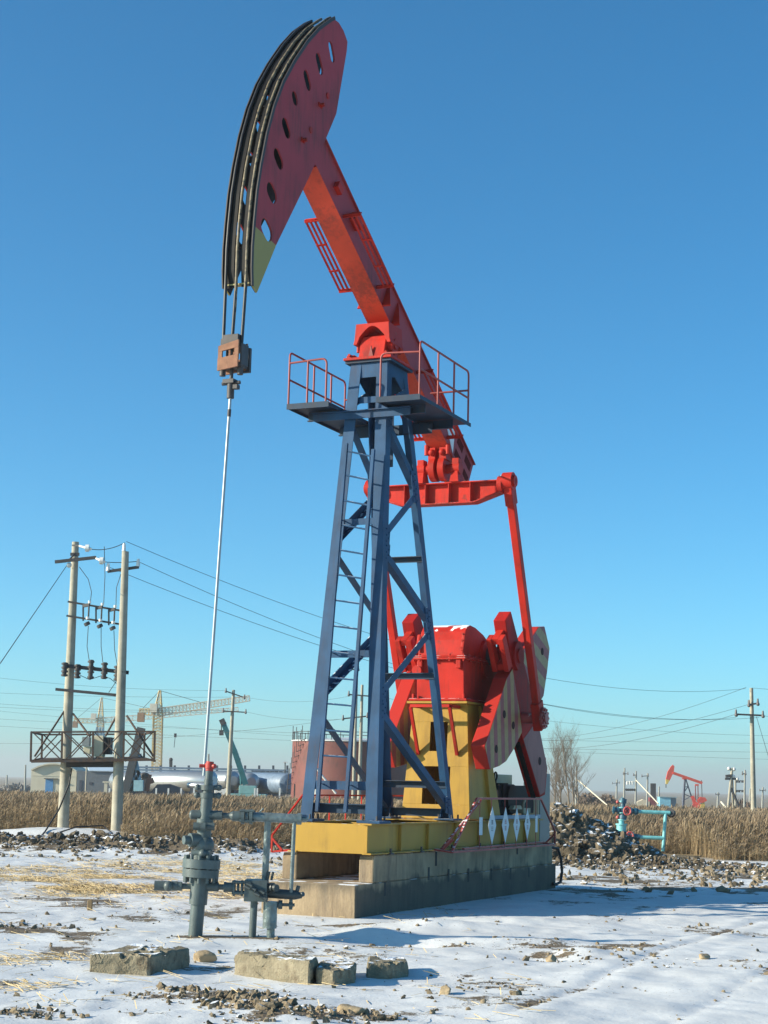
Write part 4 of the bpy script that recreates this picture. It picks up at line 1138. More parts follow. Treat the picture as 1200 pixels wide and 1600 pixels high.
stn = MB()
def sx_(z): return 4.60 + 0.14 * (z - 1.34) / 1.96
def sy_(z): return 0.63 - 0.13 * (z - 1.34) / 1.96
def fr(y0, y1, z0, z1, o=0.0):         # a strip of the stand's sloping front wall
    f = lambda y, z, d: Vector((sx_(z) + d, y * (sy_(z) / 0.63) if abs(y) > 0.6 else y, z))
    stn.hexa([f(y0, z0, o), f(y1, z0, o), f(y1, z1, o), f(y0, z1, o)], [f(y0, z0, o + 0.016), f(y1, z0, o + 0.016), f(y1, z1, o + 0.016), f(y0, z1, o + 0.016)])
fr(-0.63, 0.63, 1.34, 1.58); fr(-0.63, -0.24, 1.58, 2.22); fr(0.26, 0.63, 1.58, 2.22); fr(-0.63, 0.63, 2.22, 2.48)
fr(-0.63, -0.16, 2.48, 2.98); fr(0.16, 0.63, 2.48, 2.98); fr(-0.63, 0.63, 2.98, 3.29)
for s in (-1, 1):
    f = lambda x, z, d: Vector((x, s * (sy_(z) - d), z))
    stn.hexa([f(4.60 + 0.02, 1.34, 0), f(6.15, 1.34, 0), f(5.55, 3.29, 0), f(4.74 + 0.02, 3.29, 0)], [f(4.60 + 0.02, 1.34, 0.016), f(6.15, 1.34, 0.016), f(5.55, 3.29, 0.016), f(4.74 + 0.02, 3.29, 0.016)])
    stn.bar((5.55, s * 0.64, 1.34), (5.28, s * 0.51, 3.28), 0.10, 0.02, (1, 0, 0))
stn.hexa([Vector((6.14, -0.61, 1.34)), Vector((6.14, 0.61, 1.34)), Vector((5.54, 0.49, 3.29)), Vector((5.54, -0.49, 3.29))], [Vector((6.16, -0.61, 1.34)), Vector((6.16, 0.61, 1.34)), Vector((5.56, 0.49, 3.29)), Vector((5.56, -0.49, 3.29))])
stn.bx(4.58, 5.7, -0.56, 0.56, 3.292, 3.33)
stn.bar((4.55, -0.36, 3.2), (4.55, 0.36, 3.2), 0.02, 0.03) if False else None
stand = stn.build('gearbox_stand', YEL, PJ, 0.004)
fp = MB().bar((4.28, -0.36, 3.235), (4.28, 0.36, 3.235), 0.05, 0.05)
for s in (-1, 1):
    fp.bar((4.28, s * 0.36, 3.21), (4.66, s * 0.36, 2.42), 0.05, 0.05, (0, 1, 0)); fp.bar((4.305, s * 0.36, 3.235), (4.72, s * 0.36, 3.235), 0.05, 0.05)
fp.build('step_bracket', RED, PJ)

# motor, belt guard and brake gear at the rear
mt = MB().tube([(7.15, -0.50, 1.68), (7.15, 0.42, 1.68)], 0.27, 24)
for i in range(14):
    t = i * 2 * math.pi / 14; mt.bar((7.15 + 0.27 * math.cos(t), -0.38, 1.68 + 0.27 * math.sin(t)), (7.15 + 0.27 * math.cos(t), 0.3, 1.68 + 0.27 * math.sin(t)), 0.02, 0.05, (math.cos(t), 0, math.sin(t)))
mt.bx(6.9, 7.4, -0.4, 0.3, 1.335, 1.45); mt.bx(6.75, 7.0, -0.45, 0.1, 1.55, 1.95); pass
mt.bx(6.6, 8.55, -0.42, 0.45, 1.42, 1.93); mt.tube([(6.75 + 0.07 * math.cos(t), -0.3, 2.09 + 0.07 * math.sin(t)) for t in [i * math.pi / 6 for i in range(13)]], 0.018, 6); mt.cyl((6.75, -0.3, 1.92), (6.75, -0.3, 2.02), 0.02, 8)
motor = mt.build('electric_motor', mat('black_motor_paint', (0.012, 0.014, 0.017), 0.6, var=0.3, spec=0.12), PJ, 0.01)
MB().bx(6.5, 8.5, 0.0, 0.5, 1.934, 2.13).build('belt_guard', mat('pale_olive_paint', (0.42, 0.42, 0.28), 0.6), PJ, 0.01)
MB().prism([(6.85, 1.5), (6.95, 1.57), (7.3, 1.57), (7.4, 1.5)], -0.60, -0.52).bx(7.5, 7.9, -0.58, -0.45, 1.42, 1.52).tube([(7.7, -0.5, 1.34), (7.7, -0.5, 1.6), (7.8, -0.5, 1.66)], 0.03).build('brake_lever', mat('olive_grey_paint', (0.3, 0.3, 0.2), 0.6), PJ)
MB().bx(5.6, 8.25, -0.655, -0.645, 1.335, 1.40).build('cable_tray', mat('pale_blue_steel', (0.25, 0.33, 0.42), 0.5), PJ)

# guard frames beside the cranks
def guard(s, xl, tl, tr, xr_, zb=0.86, zt=1.70):
    fl = s > 0
    y = s * 1.0; g = MB(); k = 0.032 if s < 0 else 0.024
    P = [(xl, y, zb)] + ([(xl, y, zb + 0.24)] if fl else []) + [(tl, y, zt), (tr, y, zt), (xr_, y, zb + 0.25), (xr_, y, zb)]
    for a, b in zip(P, P[1:] + P[:1]):
        g.bar(a, b, k, k, (0, 1, 0))
    for x in (xl + 0.02, (xl + xr_) / 2, xr_ - 0.02):
        g.bar((x, y, zb - 0.002), (x, s * 0.70, zb + 0.03), 0.05, 0.03)
    for x, z in ((xl if fl else xl + 0.05, zb), (xr_, zb)):
        g.bar((x, s * 0.82, zb + 0.02), (x, y, zb + 0.2), 0.03, 0.03)
    g.bar((xl + 0.25, s * 0.72, zb + 0.03), (tl + 0.25, s * 0.98, zt - 0.03), k, k, (0, 1, 0)) if s < 0 else None
    n = 5
    return g, y


g, y = guard(-1, 2.87, 3.95, 7.25, 8.09)
for x in (4.1, 4.66, 5.32, 5.90, 6.47, 6.97):
    g.cyl((x, -1.0, 0.86), (x, -1.0, 1.70), 0.007, 6)
g.bar((3.4, -0.99, 0.90), (8.0, -0.80, 0.90), 0.04, 0.03)
GR = mat('snowy_red_frame', (0.36, 0.06, 0.05), 0.5, var=0.2, snow=0.2, sns=14)
g.build('guard_frame', GR, PJ)
g, y = guard(1, 0.56, 1.55, 6.6, 7.6)
for k in range(7):
    x = 1.9 + 0.62 * k; g.bar((x, 1.0, 0.86), (x, 1.0, 1.70), 0.02, 0.02, (0, 1, 0))
    g.prism([(x - 0.3, 1.30), (x - 0.02, 1.30), (x - 0.10, 1.02), (x - 0.22, 1.02)], 0.99, 1.0)
g.build('guard_frame', RED, PJ)

# hanging safety signs (each a thing)
sgx = (4.66, 5.32, 5.90, 6.47)
slab = ['leftmost white diamond safety sign hung in the red guard frame', 'second white diamond safety sign from the left in the red guard frame',
        'third white diamond safety sign from the left in the red guard frame', 'rightmost white diamond safety sign hung in the red guard frame']
for k, x in enumerate(sgx):
    t = thing('warning_sign', slab[k], 'sign', MW(x, -1.012, 1.255), MRZ, 'white safety plates hung in the guard frame')
    h_ = 0.315 - 0.014 * k; w_ = 0.195 - 0.012 * k
    MB().prism([(0, -h_), (w_, 0), (0, h_), (-w_, 0)], -0.004, 0.0).build('sign_plate', SIGN, t)
    for zc, mm in ((0.055, SIGNDK if k in (0, 3) else SIGNRED), (-0.055, SIGNDK if k == 0 else SIGNRED)):
        q = MB(); rr = random.Random(40 + k * 2 + int(zc > 0))
        for i in range(3):
            z = zc - 0.03 + 0.03 * i; q.bx(-0.042, 0.042 - 0.02 * (i % 2), -0.0065, -0.005, z - 0.0035, z + 0.0035)
        for xx in (-0.03, 0.0, 0.03):
            if rr.random() < 0.75:
                q.bx(xx - 0.0035, xx + 0.0035, -0.0068, -0.0052, zc - 0.04, zc + 0.035)
        q.build('lettering', mm, t)
for x, hw, lb in ((4.12, 0.075, 'plain white rectangular plate left of the diamond signs on the guard frame'), (6.97, 0.06, 'narrow plain rectangular plate right of the diamond signs on the guard frame')):
    o = MB().bx(-hw, hw, -0.004, 0.0, -0.145, 0.145).build('blank_plate', SIGN); o.location = MW(x, -1.012, 1.25); o.rotation_euler = (0, 0, MRZ)
    tag(o, lb, 'sign', 'white safety plates hung in the guard frame')

# control cabinet behind the skid, hose
cb = thing('control_cabinet', 'tall electrical cabinet with cream lit front and grey shaded side at the rear end of the pumpjack skid', 'cabinet', MO, MRZ)
MB().bx(8.70, 9.30, -0.50, -0.16, 0.87, 2.17).build('cabinet_body', GREYC, cb, 0.01)  # body grey has the side's shade in it, the front stays lit cream
MB().bx(8.675, 8.695, -0.48, -0.18, 0.92, 2.12).build('door', CREAM, cb, 0.005)
MB().bx(8.66, 8.674, -0.24, -0.21, 1.45, 1.6).build('door_handle', DARKST, cb)
a = MW(8.95, -0.66, 0.8); hz = MB().tube([MW(8.9, -0.62, 0.78), MW(9.2, -0.70, 0.75), MW(9.33, -0.72, 0.55), MW(9.34, -0.74, 0.3), MW(9.25, -0.74, 0.12), MW(9.05, -0.72, 0.08), MW(8.9, -0.70, 0.10)], 0.028, 8)
tag(hz.build('rubber_hose', RUBBER), 'black rubber hose looping down from the rear corner of the plinth', 'hose')

# ================================================================== rod hanger
RH = thing('polished_rod_hanger', 'wire ropes, rusty carrier bar and long shiny rod hanging from the horse head', 'rod hanger', MO, MRZ)
XR = -2.94
A = arcpts(0.046)
for y, m_, x1 in ((0.165, ROPED, 0.155), (0.0, ROPE, 0.02), (-0.15, ROPE, -0.13)):
    pth = [Vector((-2.97, x1, 7.72)), Vector((-2.955, y * 0.97, 8.3))] + [Vector((p.x, y, p.z)) for p in A[1:]]
    MB().tube(pth, 0.021, 8).build('wire_rope', m_, RH)
lo = MB()
for y in (0.155, 0.02, -0.13):
    lo.cut().tube([(-2.97, y, 7.70), (-2.9575, y + (0.0045 if y > 0.1 else -0.015), 8.3), (-2.948, y + (0.01 if y > 0.1 else -0.02), 8.60)], 0.0235, 8)
lo.build('wire_rope', ROPED, RH)
cbm = MB()
for x0 in (-3.10, -2.86):
    cbm.hexa([Vector((x0, -0.155, 7.66)), Vector((x0 + 0.03, -0.155, 7.66)), Vector((x0 + 0.03, 0.155, 7.61)), Vector((x0, 0.155, 7.61))], [Vector((x0, -0.155, 7.76)), Vector((x0 + 0.03, -0.155, 7.76)), Vector((x0 + 0.03, 0.155, 7.69)), Vector((x0, 0.155, 7.69))])
    cbm.hexa([Vector((x0, -0.15, 7.39)), Vector((x0 + 0.03, -0.15, 7.39)), Vector((x0 + 0.03, 0.16, 7.35)), Vector((x0, 0.16, 7.35))], [Vector((x0, -0.15, 7.56)), Vector((x0 + 0.03, -0.15, 7.56)), Vector((x0 + 0.03, 0.16, 7.52)), Vector((x0, 0.16, 7.52))])
    for y in (-0.125, 0.125):
        cbm.bx(x0 + 0.002, x0 + 0.028, y - 0.03, y + 0.03, 7.5, 7.66)
carrier = cbm.build('carrier_bar', mat('rust_tan_steel', (0.25, 0.12, 0.07), 0.85, var=0.25, vs=8, spots=(0.25, 0.11, 0.07), ss=12, st=0.56, bump=0.3), RH)
k = MB().bx(-3.06, -2.87, -0.178, 0.178, 7.40, 7.46).bx(-3.04, -2.9, -0.11, 0.12, 7.72, 7.86).bx(-3.06, -2.87, -0.19, -0.16, 7.42, 7.72)
k.bx(-3.0, -2.9, 0.1, 0.18, 7.72, 7.82)
for y in (-0.13, 0.14):
    k.cyl((-2.98, y, 7.30), (-2.98, y, 7.40), 0.042, 10)
for y in (-0.06, 0.0, 0.07):
    k.cyl((-3.0, y, 7.46), (-3.0, y, 7.7), 0.02, 8)
k.bx(-2.85, -2.80, -0.2, -0.08, 7.36, 7.7)
k.build('clamp_block', DARKST, RH, 0.004)
k = MB().bx(-3.05, -2.93, -0.07, 0.10, 7.18, 7.24).cyl((-2.99, 0.0, 6.98), (-2.99, 0.0, 7.2), 0.05, 12).cyl((-2.99, -0.14, 7.19), (-2.99, 0.13, 7.19), 0.028, 8).cyl((-2.985, 0, 7.2), (-2.98, 0, 7.42), 0.026, 8).bx(-3.03, -2.95, -0.12, -0.05, 7.1, 7.16)
k.build('rod_clamp', DARKST, RH, 0.004)
RT0 = Vector((-2.99, 0.0, 7.0)); RB0 = Vector((-3.285, 0.005, 1.95))
MB().tube([RT0, RB0], 0.020, 10).build('polished_rod', ROD, RH)
t_ = RT0.lerp(RB0, 0.035); MB().tube([t_, RT0.lerp(RB0, 0.055)], 0.026, 8).build('rod_coupling', DARKST, RH)

# ================================================================== wellhead (stands in front of the plinth)
WX = G(305, 1462); PXM = 2600.0 / 21.0
WH = thing('wellhead', 'grey green wellhead with bolted flange, cross pipes and red stuffing box under the polished rod', 'wellhead', (WX.x, WX.y, -0.02), 0.0)


def wz(py): return (1464 - py) / PXM


def wx(px, z=0.0): return (px - 305) / PXM - 0.055 * z * 0 + 0.0


LEAN = 0.055 - 0.0426 + 0.0
def axis(z): return Vector((0.045 * z - 0.0, 0.012 * z, z))


def ax_lathe(mb, steps, n=20):              # steps: (py_low, py_high, radius px)
    for a, b, r in steps:
        mb.tube([axis(wz(a)), axis(wz(b))], r / PXM, n)


m = MB(); ax_lathe(m, ((1464, 1415, 11), (1415, 1377, 14)))
m.build('casing', GRY, WH)
m = MB(); ax_lathe(m, ((1377, 1374, 17), (1374, 1362, 28), (1360.5, 1347, 29), (1347, 1341, 17)), 28)
for i in range(12):
    t = i * math.pi / 6; c = axis(wz(1361)); r = 24.5 / PXM
    m.tube([c + Vector((r * math.cos(t), r * math.sin(t), -0.17)), c + Vector((r * math.cos(t), r * math.sin(t), 0.165))], 0.022, 6)
m.build('bolted_flange', GRY, WH)
m = MB(); ax_lathe(m, ((1341, 1312, 12), (1312, 1296, 11), (1296, 1292, 15), (1292, 1286, 13)))
c = axis(wz(1318)); m.tube([c, c + Vector((-0.16, -0.10, 0.0))], 0.085, 14); m.tube([c + Vector((-0.16, -0.10, 0)), c + Vector((-0.23, -0.14, 0))], 0.055, 12)
c = axis(wz(1338)); m.tube([c + Vector((-0.12, -0.06, 0)), c + Vector((0.11, -0.1, 0))], 0.05, 10); m.ball(c + Vector((0.02, -0.13, 0)), 0.055)
m.ball(axis(wz(1326)) + Vector((0.02, -0.02, 0)), 0.125, 14, 8)
c = axis(wz(1297)); m.tube([c + Vector((-0.13, -0.08, 0)), c + Vector((0.13, -0.08, 0))], 0.05, 10); m.tube([c + Vector((-0.03, -0.16, 0)), c + Vector((0.03, -0.16, 0))], 0.05, 10)
m.build('master_valve', GRY, WH)
m = MB(); ax_lathe(m, ((1288, 1266, 9), (1266, 1246, 9), (1246, 1226, 7), (1226, 1212, 6)))
for py in (1250, 1238):
    c = axis(wz(py)); m.tube([c + Vector((-0.13, 0, 0)), c + Vector((0.13, 0, 0))], 0.03, 8); m.ball(c + Vector((-0.13, 0, 0)), 0.04); m.ball(c + Vector((0.14, 0, 0)), 0.04)
    m.tube([c + Vector((0, 0, -0.03)), c + Vector((0, 0, 0.03))], 0.09, 14)
m.build('blowout_stem', GRY, WH)
m = MB(); ax_lathe(m, ((1213, 1209, 6), (1209, 1201, 7.5), (1201, 1198, 6)))
c = axis(wz(1205)); m.tube([c, c + Vector((-0.13, -0.02, 0.0))], 0.022, 8); m.tube([c, c + Vector((0.07, -0.05, 0.0))], 0.03, 8)
m.build('stuffing_box', mat('red_fitting_paint', (0.4, 0.035, 0.025), 0.5), WH)
# upper run of pipe
zc = wz(1280); cx = axis(zc)
m = MB().tube([cx + Vector((-0.17, 0, 0)), cx + Vector((0.21, 0, 0))], 0.058, 16)
m.ball(cx + Vector((-0.17, 0, 0)), 0.058, 12, 8, (0.6, 1, 1))
m.tube([cx + Vector((0.21, 0, 0)), cx + Vector((0.30, 0, -0.004))], 0.035, 12).tube([cx + Vector((0.30, 0, -0.004)), cx + Vector((0.34, 0, -0.004))], [0.04, 0.06], 12)
m.tube([cx + Vector((0.34, 0, -0.006)), cx + Vector((0.45, 0, -0.006))], 0.062, 16)
m.build('flow_cross', GRY, WH)
m = MB()
for dx, r in ((0.47, 0.095), (0.52, 0.08), (0.57, 0.095)):
    m.tube([cx + Vector((dx - 0.02, 0, -0.008)), cx + Vector((dx + 0.02, 0, -0.008))], r, 14)
for a in (0.7, 2.3, 3.9, 5.5):
    m.tube([cx + Vector((0.43, 0.085 * math.cos(a), 0.085 * math.sin(a))), cx + Vector((0.61, 0.085 * math.cos(a), 0.085 * math.sin(a)))], 0.02, 6)
m.build('union_clamp', GRY, WH)
END = cx + Vector((1.17, 0, -0.02))
m = MB().tube([cx + Vector((0.59, 0, -0.008)), END], 0.058, 16).tube([END - Vector((0.02, 0, 0)), END + Vector((0.03, 0, 0))], 0.072, 16)
m.tube([END, END + Vector((0.0, 0.16, 0)), END + Vector((0.06, 0.30, 0.0))], 0.05, 12).tube([END + Vector((0.02, -0.02, 0)), END + Vector((0.10, -0.02, 0.0))], 0.03, 8)
m.tube([cx + Vector((0.67, 0, 0.05)), cx + Vector((0.72, 0, 0.10))], 0.012, 6)
m.build('flow_pipe', WRAP, WH)
bx0, bx1, bz0, bz1 = wx(378), wx(413), wz(1408), wz(1376)
m = MB().tube([Vector((wx(408), 0.1, bz1)), Vector((wx(410), 0.02, zc))], 0.042, 12); m.build('riser_pipe', WRAP, WH)
m = MB().tube([Vector((wx(449), 0.05, wz(1394))), Vector((wx(451), 0.0, zc))], 0.026, 10); m.build('riser_pipe', WRAP, WH)
# manifold block on two legs
m = MB().bx(bx0, bx1, -0.10, 0.24, bz0, bz1)
m.build('manifold_block', GRY, WH, 0.006)
m = MB()
for px, py in ((386, 1382), (392, 1388), (398, 1396), (405, 1392), (409, 1401), (383, 1386)):
    c = Vector((wx(px), -0.10, wz(py))); m.tube([c, c + Vector((0, -0.06, 0.0))], 0.03, 8); m.tube([c + Vector((-0.03, -0.05, 0.01)), c + Vector((0.04, -0.07, -0.02))], 0.02, 6)
for px in (412, 418):
    m.tube([Vector((wx(px), 0.05, bz1)), Vector((wx(px) + 0.02, 0.05, bz1 + 0.1))], 0.018, 6)
c = Vector((bx1, 0.0, wz(1388))); m.tube([c, c + Vector((0.08, -0.06, 0.01))], 0.06, 12); m.tube([c + Vector((0.08, -0.06, 0.01)), c + Vector((0.12, -0.1, 0.01))], 0.045, 10)
m.build('valve_fittings', mat('dark_valve_paint', (0.045, 0.058, 0.06), 0.45, var=0.3), WH)
m = MB(); ya = 0.08
m.tube([Vector((bx1, ya, wz(1396))), Vector((wx(455), ya, wz(1398)))], 0.06, 14).tube([Vector((wx(455), ya, wz(1398))), Vector((wx(466), ya, wz(1399)))], [0.06, 0.03], 12)
m.tube([Vector((wx(458), ya, wz(1392))), Vector((wx(460), ya, wz(1384)))], 0.025, 8).tube([Vector((wx(463), ya, wz(1398))), Vector((wx(468), ya - 0.03, wz(1396)))], 0.03, 8)
m.build('gate_valve', mat('dark_valve_paint', (0.045, 0.058, 0.06), 0.45), WH)
m = MB(); m.tube([Vector((wx(415), ya, wz(1413))), Vector((wx(430), ya, wz(1413)))], 0.04, 12).tube([Vector((wx(430), ya, wz(1413))), Vector((wx(436), ya, wz(1413)))], 0.055, 12).tube([Vector((wx(436), ya, wz(1413))), Vector((wx(455), ya, wz(1413)))], 0.02, 8).tube([Vector((wx(446), ya, wz(1413))), Vector((wx(452), ya, wz(1413)))], 0.035, 10)
m.tube([Vector((wx(449), ya, wz(1420))), Vector((wx(449), ya, wz(1402)))], 0.022, 8); m.build('drain_valve', GRY, WH)
m = MB().tube([Vector((wx(392), 0.02, -0.02)), Vector((wx(393), 0.02, bz0))], 0.045, 12); m.build('support_leg', GRY, WH)
m = MB().tube([Vector((wx(418), 0.02, 0.13)), Vector((wx(418), 0.02, wz(1408)))], 0.088, 18).tube([Vector((wx(420), 0.02, -0.02)), Vector((wx(420), 0.02, 0.13))], 0.05, 12); m.build('wrapped_leg', WRAP, WH)
# side outlets of the casing
zl = wz(1388)
m = MB().tube([Vector((-0.02, 0, zl)), Vector((wx(278), -0.02, zl))], 0.036, 12).tube([Vector((wx(282), -0.02, zl)), Vector((wx(275), -0.02, zl))], 0.055, 14).tube([Vector((wx(275), -0.02, zl)), Vector((wx(240), -0.04, zl))], 0.06, 14)
m.ball((wx(262), -0.07, zl), 0.065); m.build('side_outlet', GRY, WH)
m = MB().tube([Vector((0.02, 0, zl)), Vector((wx(338), 0.0, zl))], 0.058, 14).tube([Vector((wx(338), 0, zl)), Vector((wx(346), 0, zl))], 0.035, 12).tube([Vector((wx(346), 0, zl)), Vector((wx(349), 0, zl))], 0.065, 14).tube([Vector((wx(349), 0, zl)), Vector((wx(360), 0, zl))], 0.06, 14)
for px in (362, 368, 374):
    m.tube([Vector((wx(px - 1.5), 0, zl - 0.01)), Vector((wx(px + 1.5), 0, zl - 0.01))], 0.1 if px != 368 else 0.075, 14)
for a in (0.7, 2.3, 3.9, 5.5):
    m.tube([Vector((wx(359), 0.09 * math.cos(a), zl + 0.09 * math.sin(a))), Vector((wx(379), 0.09 * math.cos(a), zl + 0.09 * math.sin(a)))], 0.022, 6)
m.build('side_outlet', GRY, WH)

# ================================================================== rough concrete blocks lying in the snow
def rough_block(name, base, h, label, seed, m=BLOCK, rough=0.025, snowtop=True):
    import bmesh
    b = bmesh.new(); n = len(base); c = sum((Vector((p.x, p.y, 0)) for p in base), Vector()) / n; r = random.Random(seed)
    lo = [b.verts.new((p.x - c.x, p.y - c.y, -0.06)) for p in base]
    hi = [b.verts.new((p.x - c.x + r.uniform(-.01, .01), p.y - c.y + r.uniform(-.01, .01), h * r.uniform(0.9, 1.06))) for p in base]
    b.faces.new(lo[::-1]); b.faces.new(hi)
    for i in range(n):
        b.faces.new((lo[i], lo[(i + 1) % n], hi[(i + 1) % n], hi[i]))
    bmesh.ops.recalc_face_normals(b, faces=b.faces)
    bmesh.ops.bevel(b, geom=list(b.edges), offset=0.018, segments=1, affect='EDGES')
    bmesh.ops.triangulate(b, faces=b.faces); 
    for k in range(4):
        lo_ = [e for e in b.edges if e.calc_length() > 0.035]
        if not lo_:
            break
        bmesh.ops.subdivide_edges(b, edges=lo_, cuts=1)
        bmesh.ops.triangulate(b, faces=b.faces)
    b.normal_update(); co_ = np.array([v.co[:] for v in b.verts])
    d1 = fbm(co_[:, 0] * 9 + seed, co_[:, 1] * 9 + co_[:, 2] * 11, 4, seed) - 0.5; d2 = fbm(co_[:, 0] * 3 + seed, co_[:, 2] * 3 - co_[:, 1] * 3, 3, seed + 5) - 0.5
    for v, a, q in zip(b.verts, d1, d2):
        v.co += v.normal * (a * rough * 1.3 + q * rough * 1.6)
        v.co.z += (-0.05 if a > 0.16 and v.co.z > h * 0.7 else 0)
    me = D.meshes.new(name); b.to_mesh(me); b.free(); me.materials.append(m)
    o = link(name, me); o.location = (c.x, c.y, gz(c.x, c.y)); return tag(o, label, 'concrete block', 'broken concrete blocks in the snow')


def quad_from(a, b, c):
    return [a, b, c, a + c - b]


g_ = lambda x, y: G(x, y)
rough_block('concrete_block', quad_from(g_(138, 1517), g_(232, 1521), g_(298, 1507)), 0.20, 'concrete block at far left of the row, one end face turned to the camera', 3)
rough_block('concrete_block', quad_from(g_(367, 1519), g_(483, 1534), g_(495, 1527)), 0.22, 'longest concrete block, leaning slab with jagged soil-topped edge below the manifold', 8)
rough_block('concrete_block', [g_(494, 1533), g_(522, 1536), g_(553, 1532), g_(556, 1524), g_(536, 1515), g_(497, 1521)], 0.15, 'pale rounded concrete lump between the long block and the right one', 12)
rough_block('concrete_block', [g_(572, 1525), g_(610, 1525), g_(637, 1519), g_(632, 1511), g_(576, 1514)], 0.16, 'rightmost rounded concrete block of the row, nearest the foundation', 17)
q = G(140, 1425); stp = MB().bx(-0.035, 0.035, -0.03, 0.03, -0.05, 0.14).bx(-0.02, 0.03, -0.025, 0.025, 0.135, 0.155).build('wooden_stake', WOOD, None, 0.008); stp.location = (q.x, q.y, gz(q.x, q.y)); tag(stp, 'short brown wooden stake poking from the snow at left', 'stake')
# larger single stones
for px, py, s_, lb in ((548, 1588, 0.10, 'pale rounded stone at the bottom edge below the blocks'), (862, 1497, 0.10, 'tan stone half sunk in snow right of the hollow'), (697, 1552, 0.09, 'brown stone with a little shadow in front of the rightmost block'),
                       (1100, 1500, 0.09, 'tan stone beside the wheel ruts at right'), (806, 1556, 0.055, 'small dark stone on open snow near the bottom middle'), (318, 1500, 0.13, 'reddish brown lump of frozen soil beside the leftmost block')):
    p = G(px, py); rv = rockshape(px, 0.0, 3, 9); rv = rv * (1 + 0.22 * (fbm(rv[:, 0] * 2.5 + px, rv[:, 1] * 2.5 + rv[:, 2] * 2.1, 4, 3) - 0.5))[:, None] * s_; me = npmesh('stone', rv, ICO[3][1], True); me.materials.append(mat('pale_stone', (0.33, 0.25, 0.15), 0.9, var=0.3, vs=5, bump=0.4, bs=30) if px != 806 else CLOD)
    o = link('stone', me); o.location = (p.x, p.y, gz(p.x, p.y) + s_ * 0.25); tag(o, lb, 'stone')

# ================================================================== twin-pole transformer structure on the left
PA = G(98, 1306); PB = G(182, 1309); PB = Vector((PB.x, PB.y, 0)); 
TS = thing('transformer_pole_structure', 'pair of concrete poles with crossarms, fuses and a rusty lattice platform at far left', 'power pole', (0, 0, 0))
TA = at(118, 847, PA.y + 0.15); TBp = at(196, 862, PB.y + 0.15)
za, zb = TA.z, TBp.z
MB().tube([Vector((PA.x, PA.y, -0.3)), Vector((TA.x, TA.y, za))], [0.19, 0.115], 20).build('pole', POLE, TS)
MB().tube([Vector((PB.x, PB.y, -0.3)), Vector((TBp.x, TBp.y, zb))], [0.19, 0.115], 20).build('pole', POLE, TS)


def pa(z): return Vector((PA.x, PA.y, 0)).lerp(TA, z / za)


def pb(z): return Vector((PB.x, PB.y, 0)).lerp(TBp, z / zb)


YA = PA.y; SC_ = YA / 2600.0


def hz(px, py, dy=0.0): return at(px, py, YA + dy)


iron = lambda m_: m_
# top crossarms and insulators
m = MB().bar(hz(86, 878, -0.3), hz(150, 871, -0.3), 0.10, 0.10).bar(hz(108, 875, -0.3), hz(118, 864, -0.2), 0.05, 0.05)
m.bar(hz(168, 893, -0.4), hz(217, 886, -0.4), 0.09, 0.09)
m.bar(hz(113, 852, -0.2), hz(124, 853, -0.3), 0.05, 0.05); m.bar(hz(110, 866, -0.2), hz(124, 866, -0.2), 0.06, 0.10)
m.build('crossarm', DKIRON, TS)
ins = MB()
for a, b in (((124, 853), (142, 858)), ((149, 872), (163, 878))):
    ins.cut(); p, q = hz(*a, -0.3), hz(*b, -0.5); ins.tube([p, p.lerp(q, 0.45)], 0.04, 8); c = p.lerp(q, 0.7); ins.tube([c - Vector((0.06, 0, 0)), c + Vector((0.06, 0, 0))], 0.12, 14)
    ins.tube([p.lerp(q, 0.45), q], 0.05, 8)
c = hz(108, 883, -0.2); ins.cut().ball(c, 0.09)
for px, py in ((169, 886), (216, 879), (194, 855)):
    c = hz(px, py, -0.4); ins.cut().tube([c - Vector((0, 0, 0.13)), c + Vector((0, 0, 0.12))], [0.07, 0.045], 10)
ins.build('insulator', PORC, TS)
# drop-out fuse frame
m = MB().bar(hz(106, 940, -0.2), hz(194, 955, -0.2), 0.06, 0.06).bar(hz(104, 962, -0.2), hz(192, 976, -0.2), 0.06, 0.06); m.build('crossarm', DKIRON, TS)
for px in (134, 154, 174):
    dy = (px - 106) * 0.17
    f = MB().bar(hz(px - 4, 945 + dy - 4.7, -0.35), hz(px - 4, 970 + dy - 4.7, -0.35), 0.05, 0.05)
    f.bar(hz(px - 4, 946 + dy - 4, -0.35), hz(px + 6, 944 + dy - 4, -0.45), 0.08, 0.10); f.tube([hz(px + 1, 972 + dy - 4, -0.45), hz(px + 3, 976 + dy - 4, -0.45)], 0.1, 10)
    f.tube([hz(px + 5, 946 + dy - 4, -0.45), hz(px + 4, 968 + dy - 4, -0.45)], 0.028, 8); f.build('fuse_holder', DKIRON, TS)
    f = MB().tube([hz(px + 6, 942 + dy - 4, -0.45), hz(px + 6, 938 + dy - 4, -0.45)], 0.05, 8).tube([hz(px + 3, 967 + dy - 4, -0.45), hz(px + 3, 963 + dy - 4, -0.45)], 0.06, 8); f.build('fuse_insulator', PORC, TS)
m = MB().bar(hz(100, 1040, -0.25), hz(201, 1051, -0.25), 0.10, 0.12); m.build('crossarm', DKIRON, TS)
for px, py, h in ((101, 1046, 22), (121, 1049, 22), (142, 1046, 30), (163, 1048, 26), (183, 1052, 24)):
    f = MB(); f.tube([hz(px + 1, py - h / 2, -0.35), hz(px - 1, py + h / 2, -0.35)], 0.075, 10)
    for k in range(4):
        t = -0.4 + 0.27 * k; c = hz(px - t, py + h * t, -0.35); f.tube([c - Vector((0, 0, 0.03)), c + Vector((0, 0, 0.03))], 0.11, 10)
    f.build('surge_arrester', DKIRON, TS)
MB().bar(hz(87, 1077, -0.25), hz(181, 1086, -0.25), 0.10, 0.09).build('crossarm', DKIRON, TS)
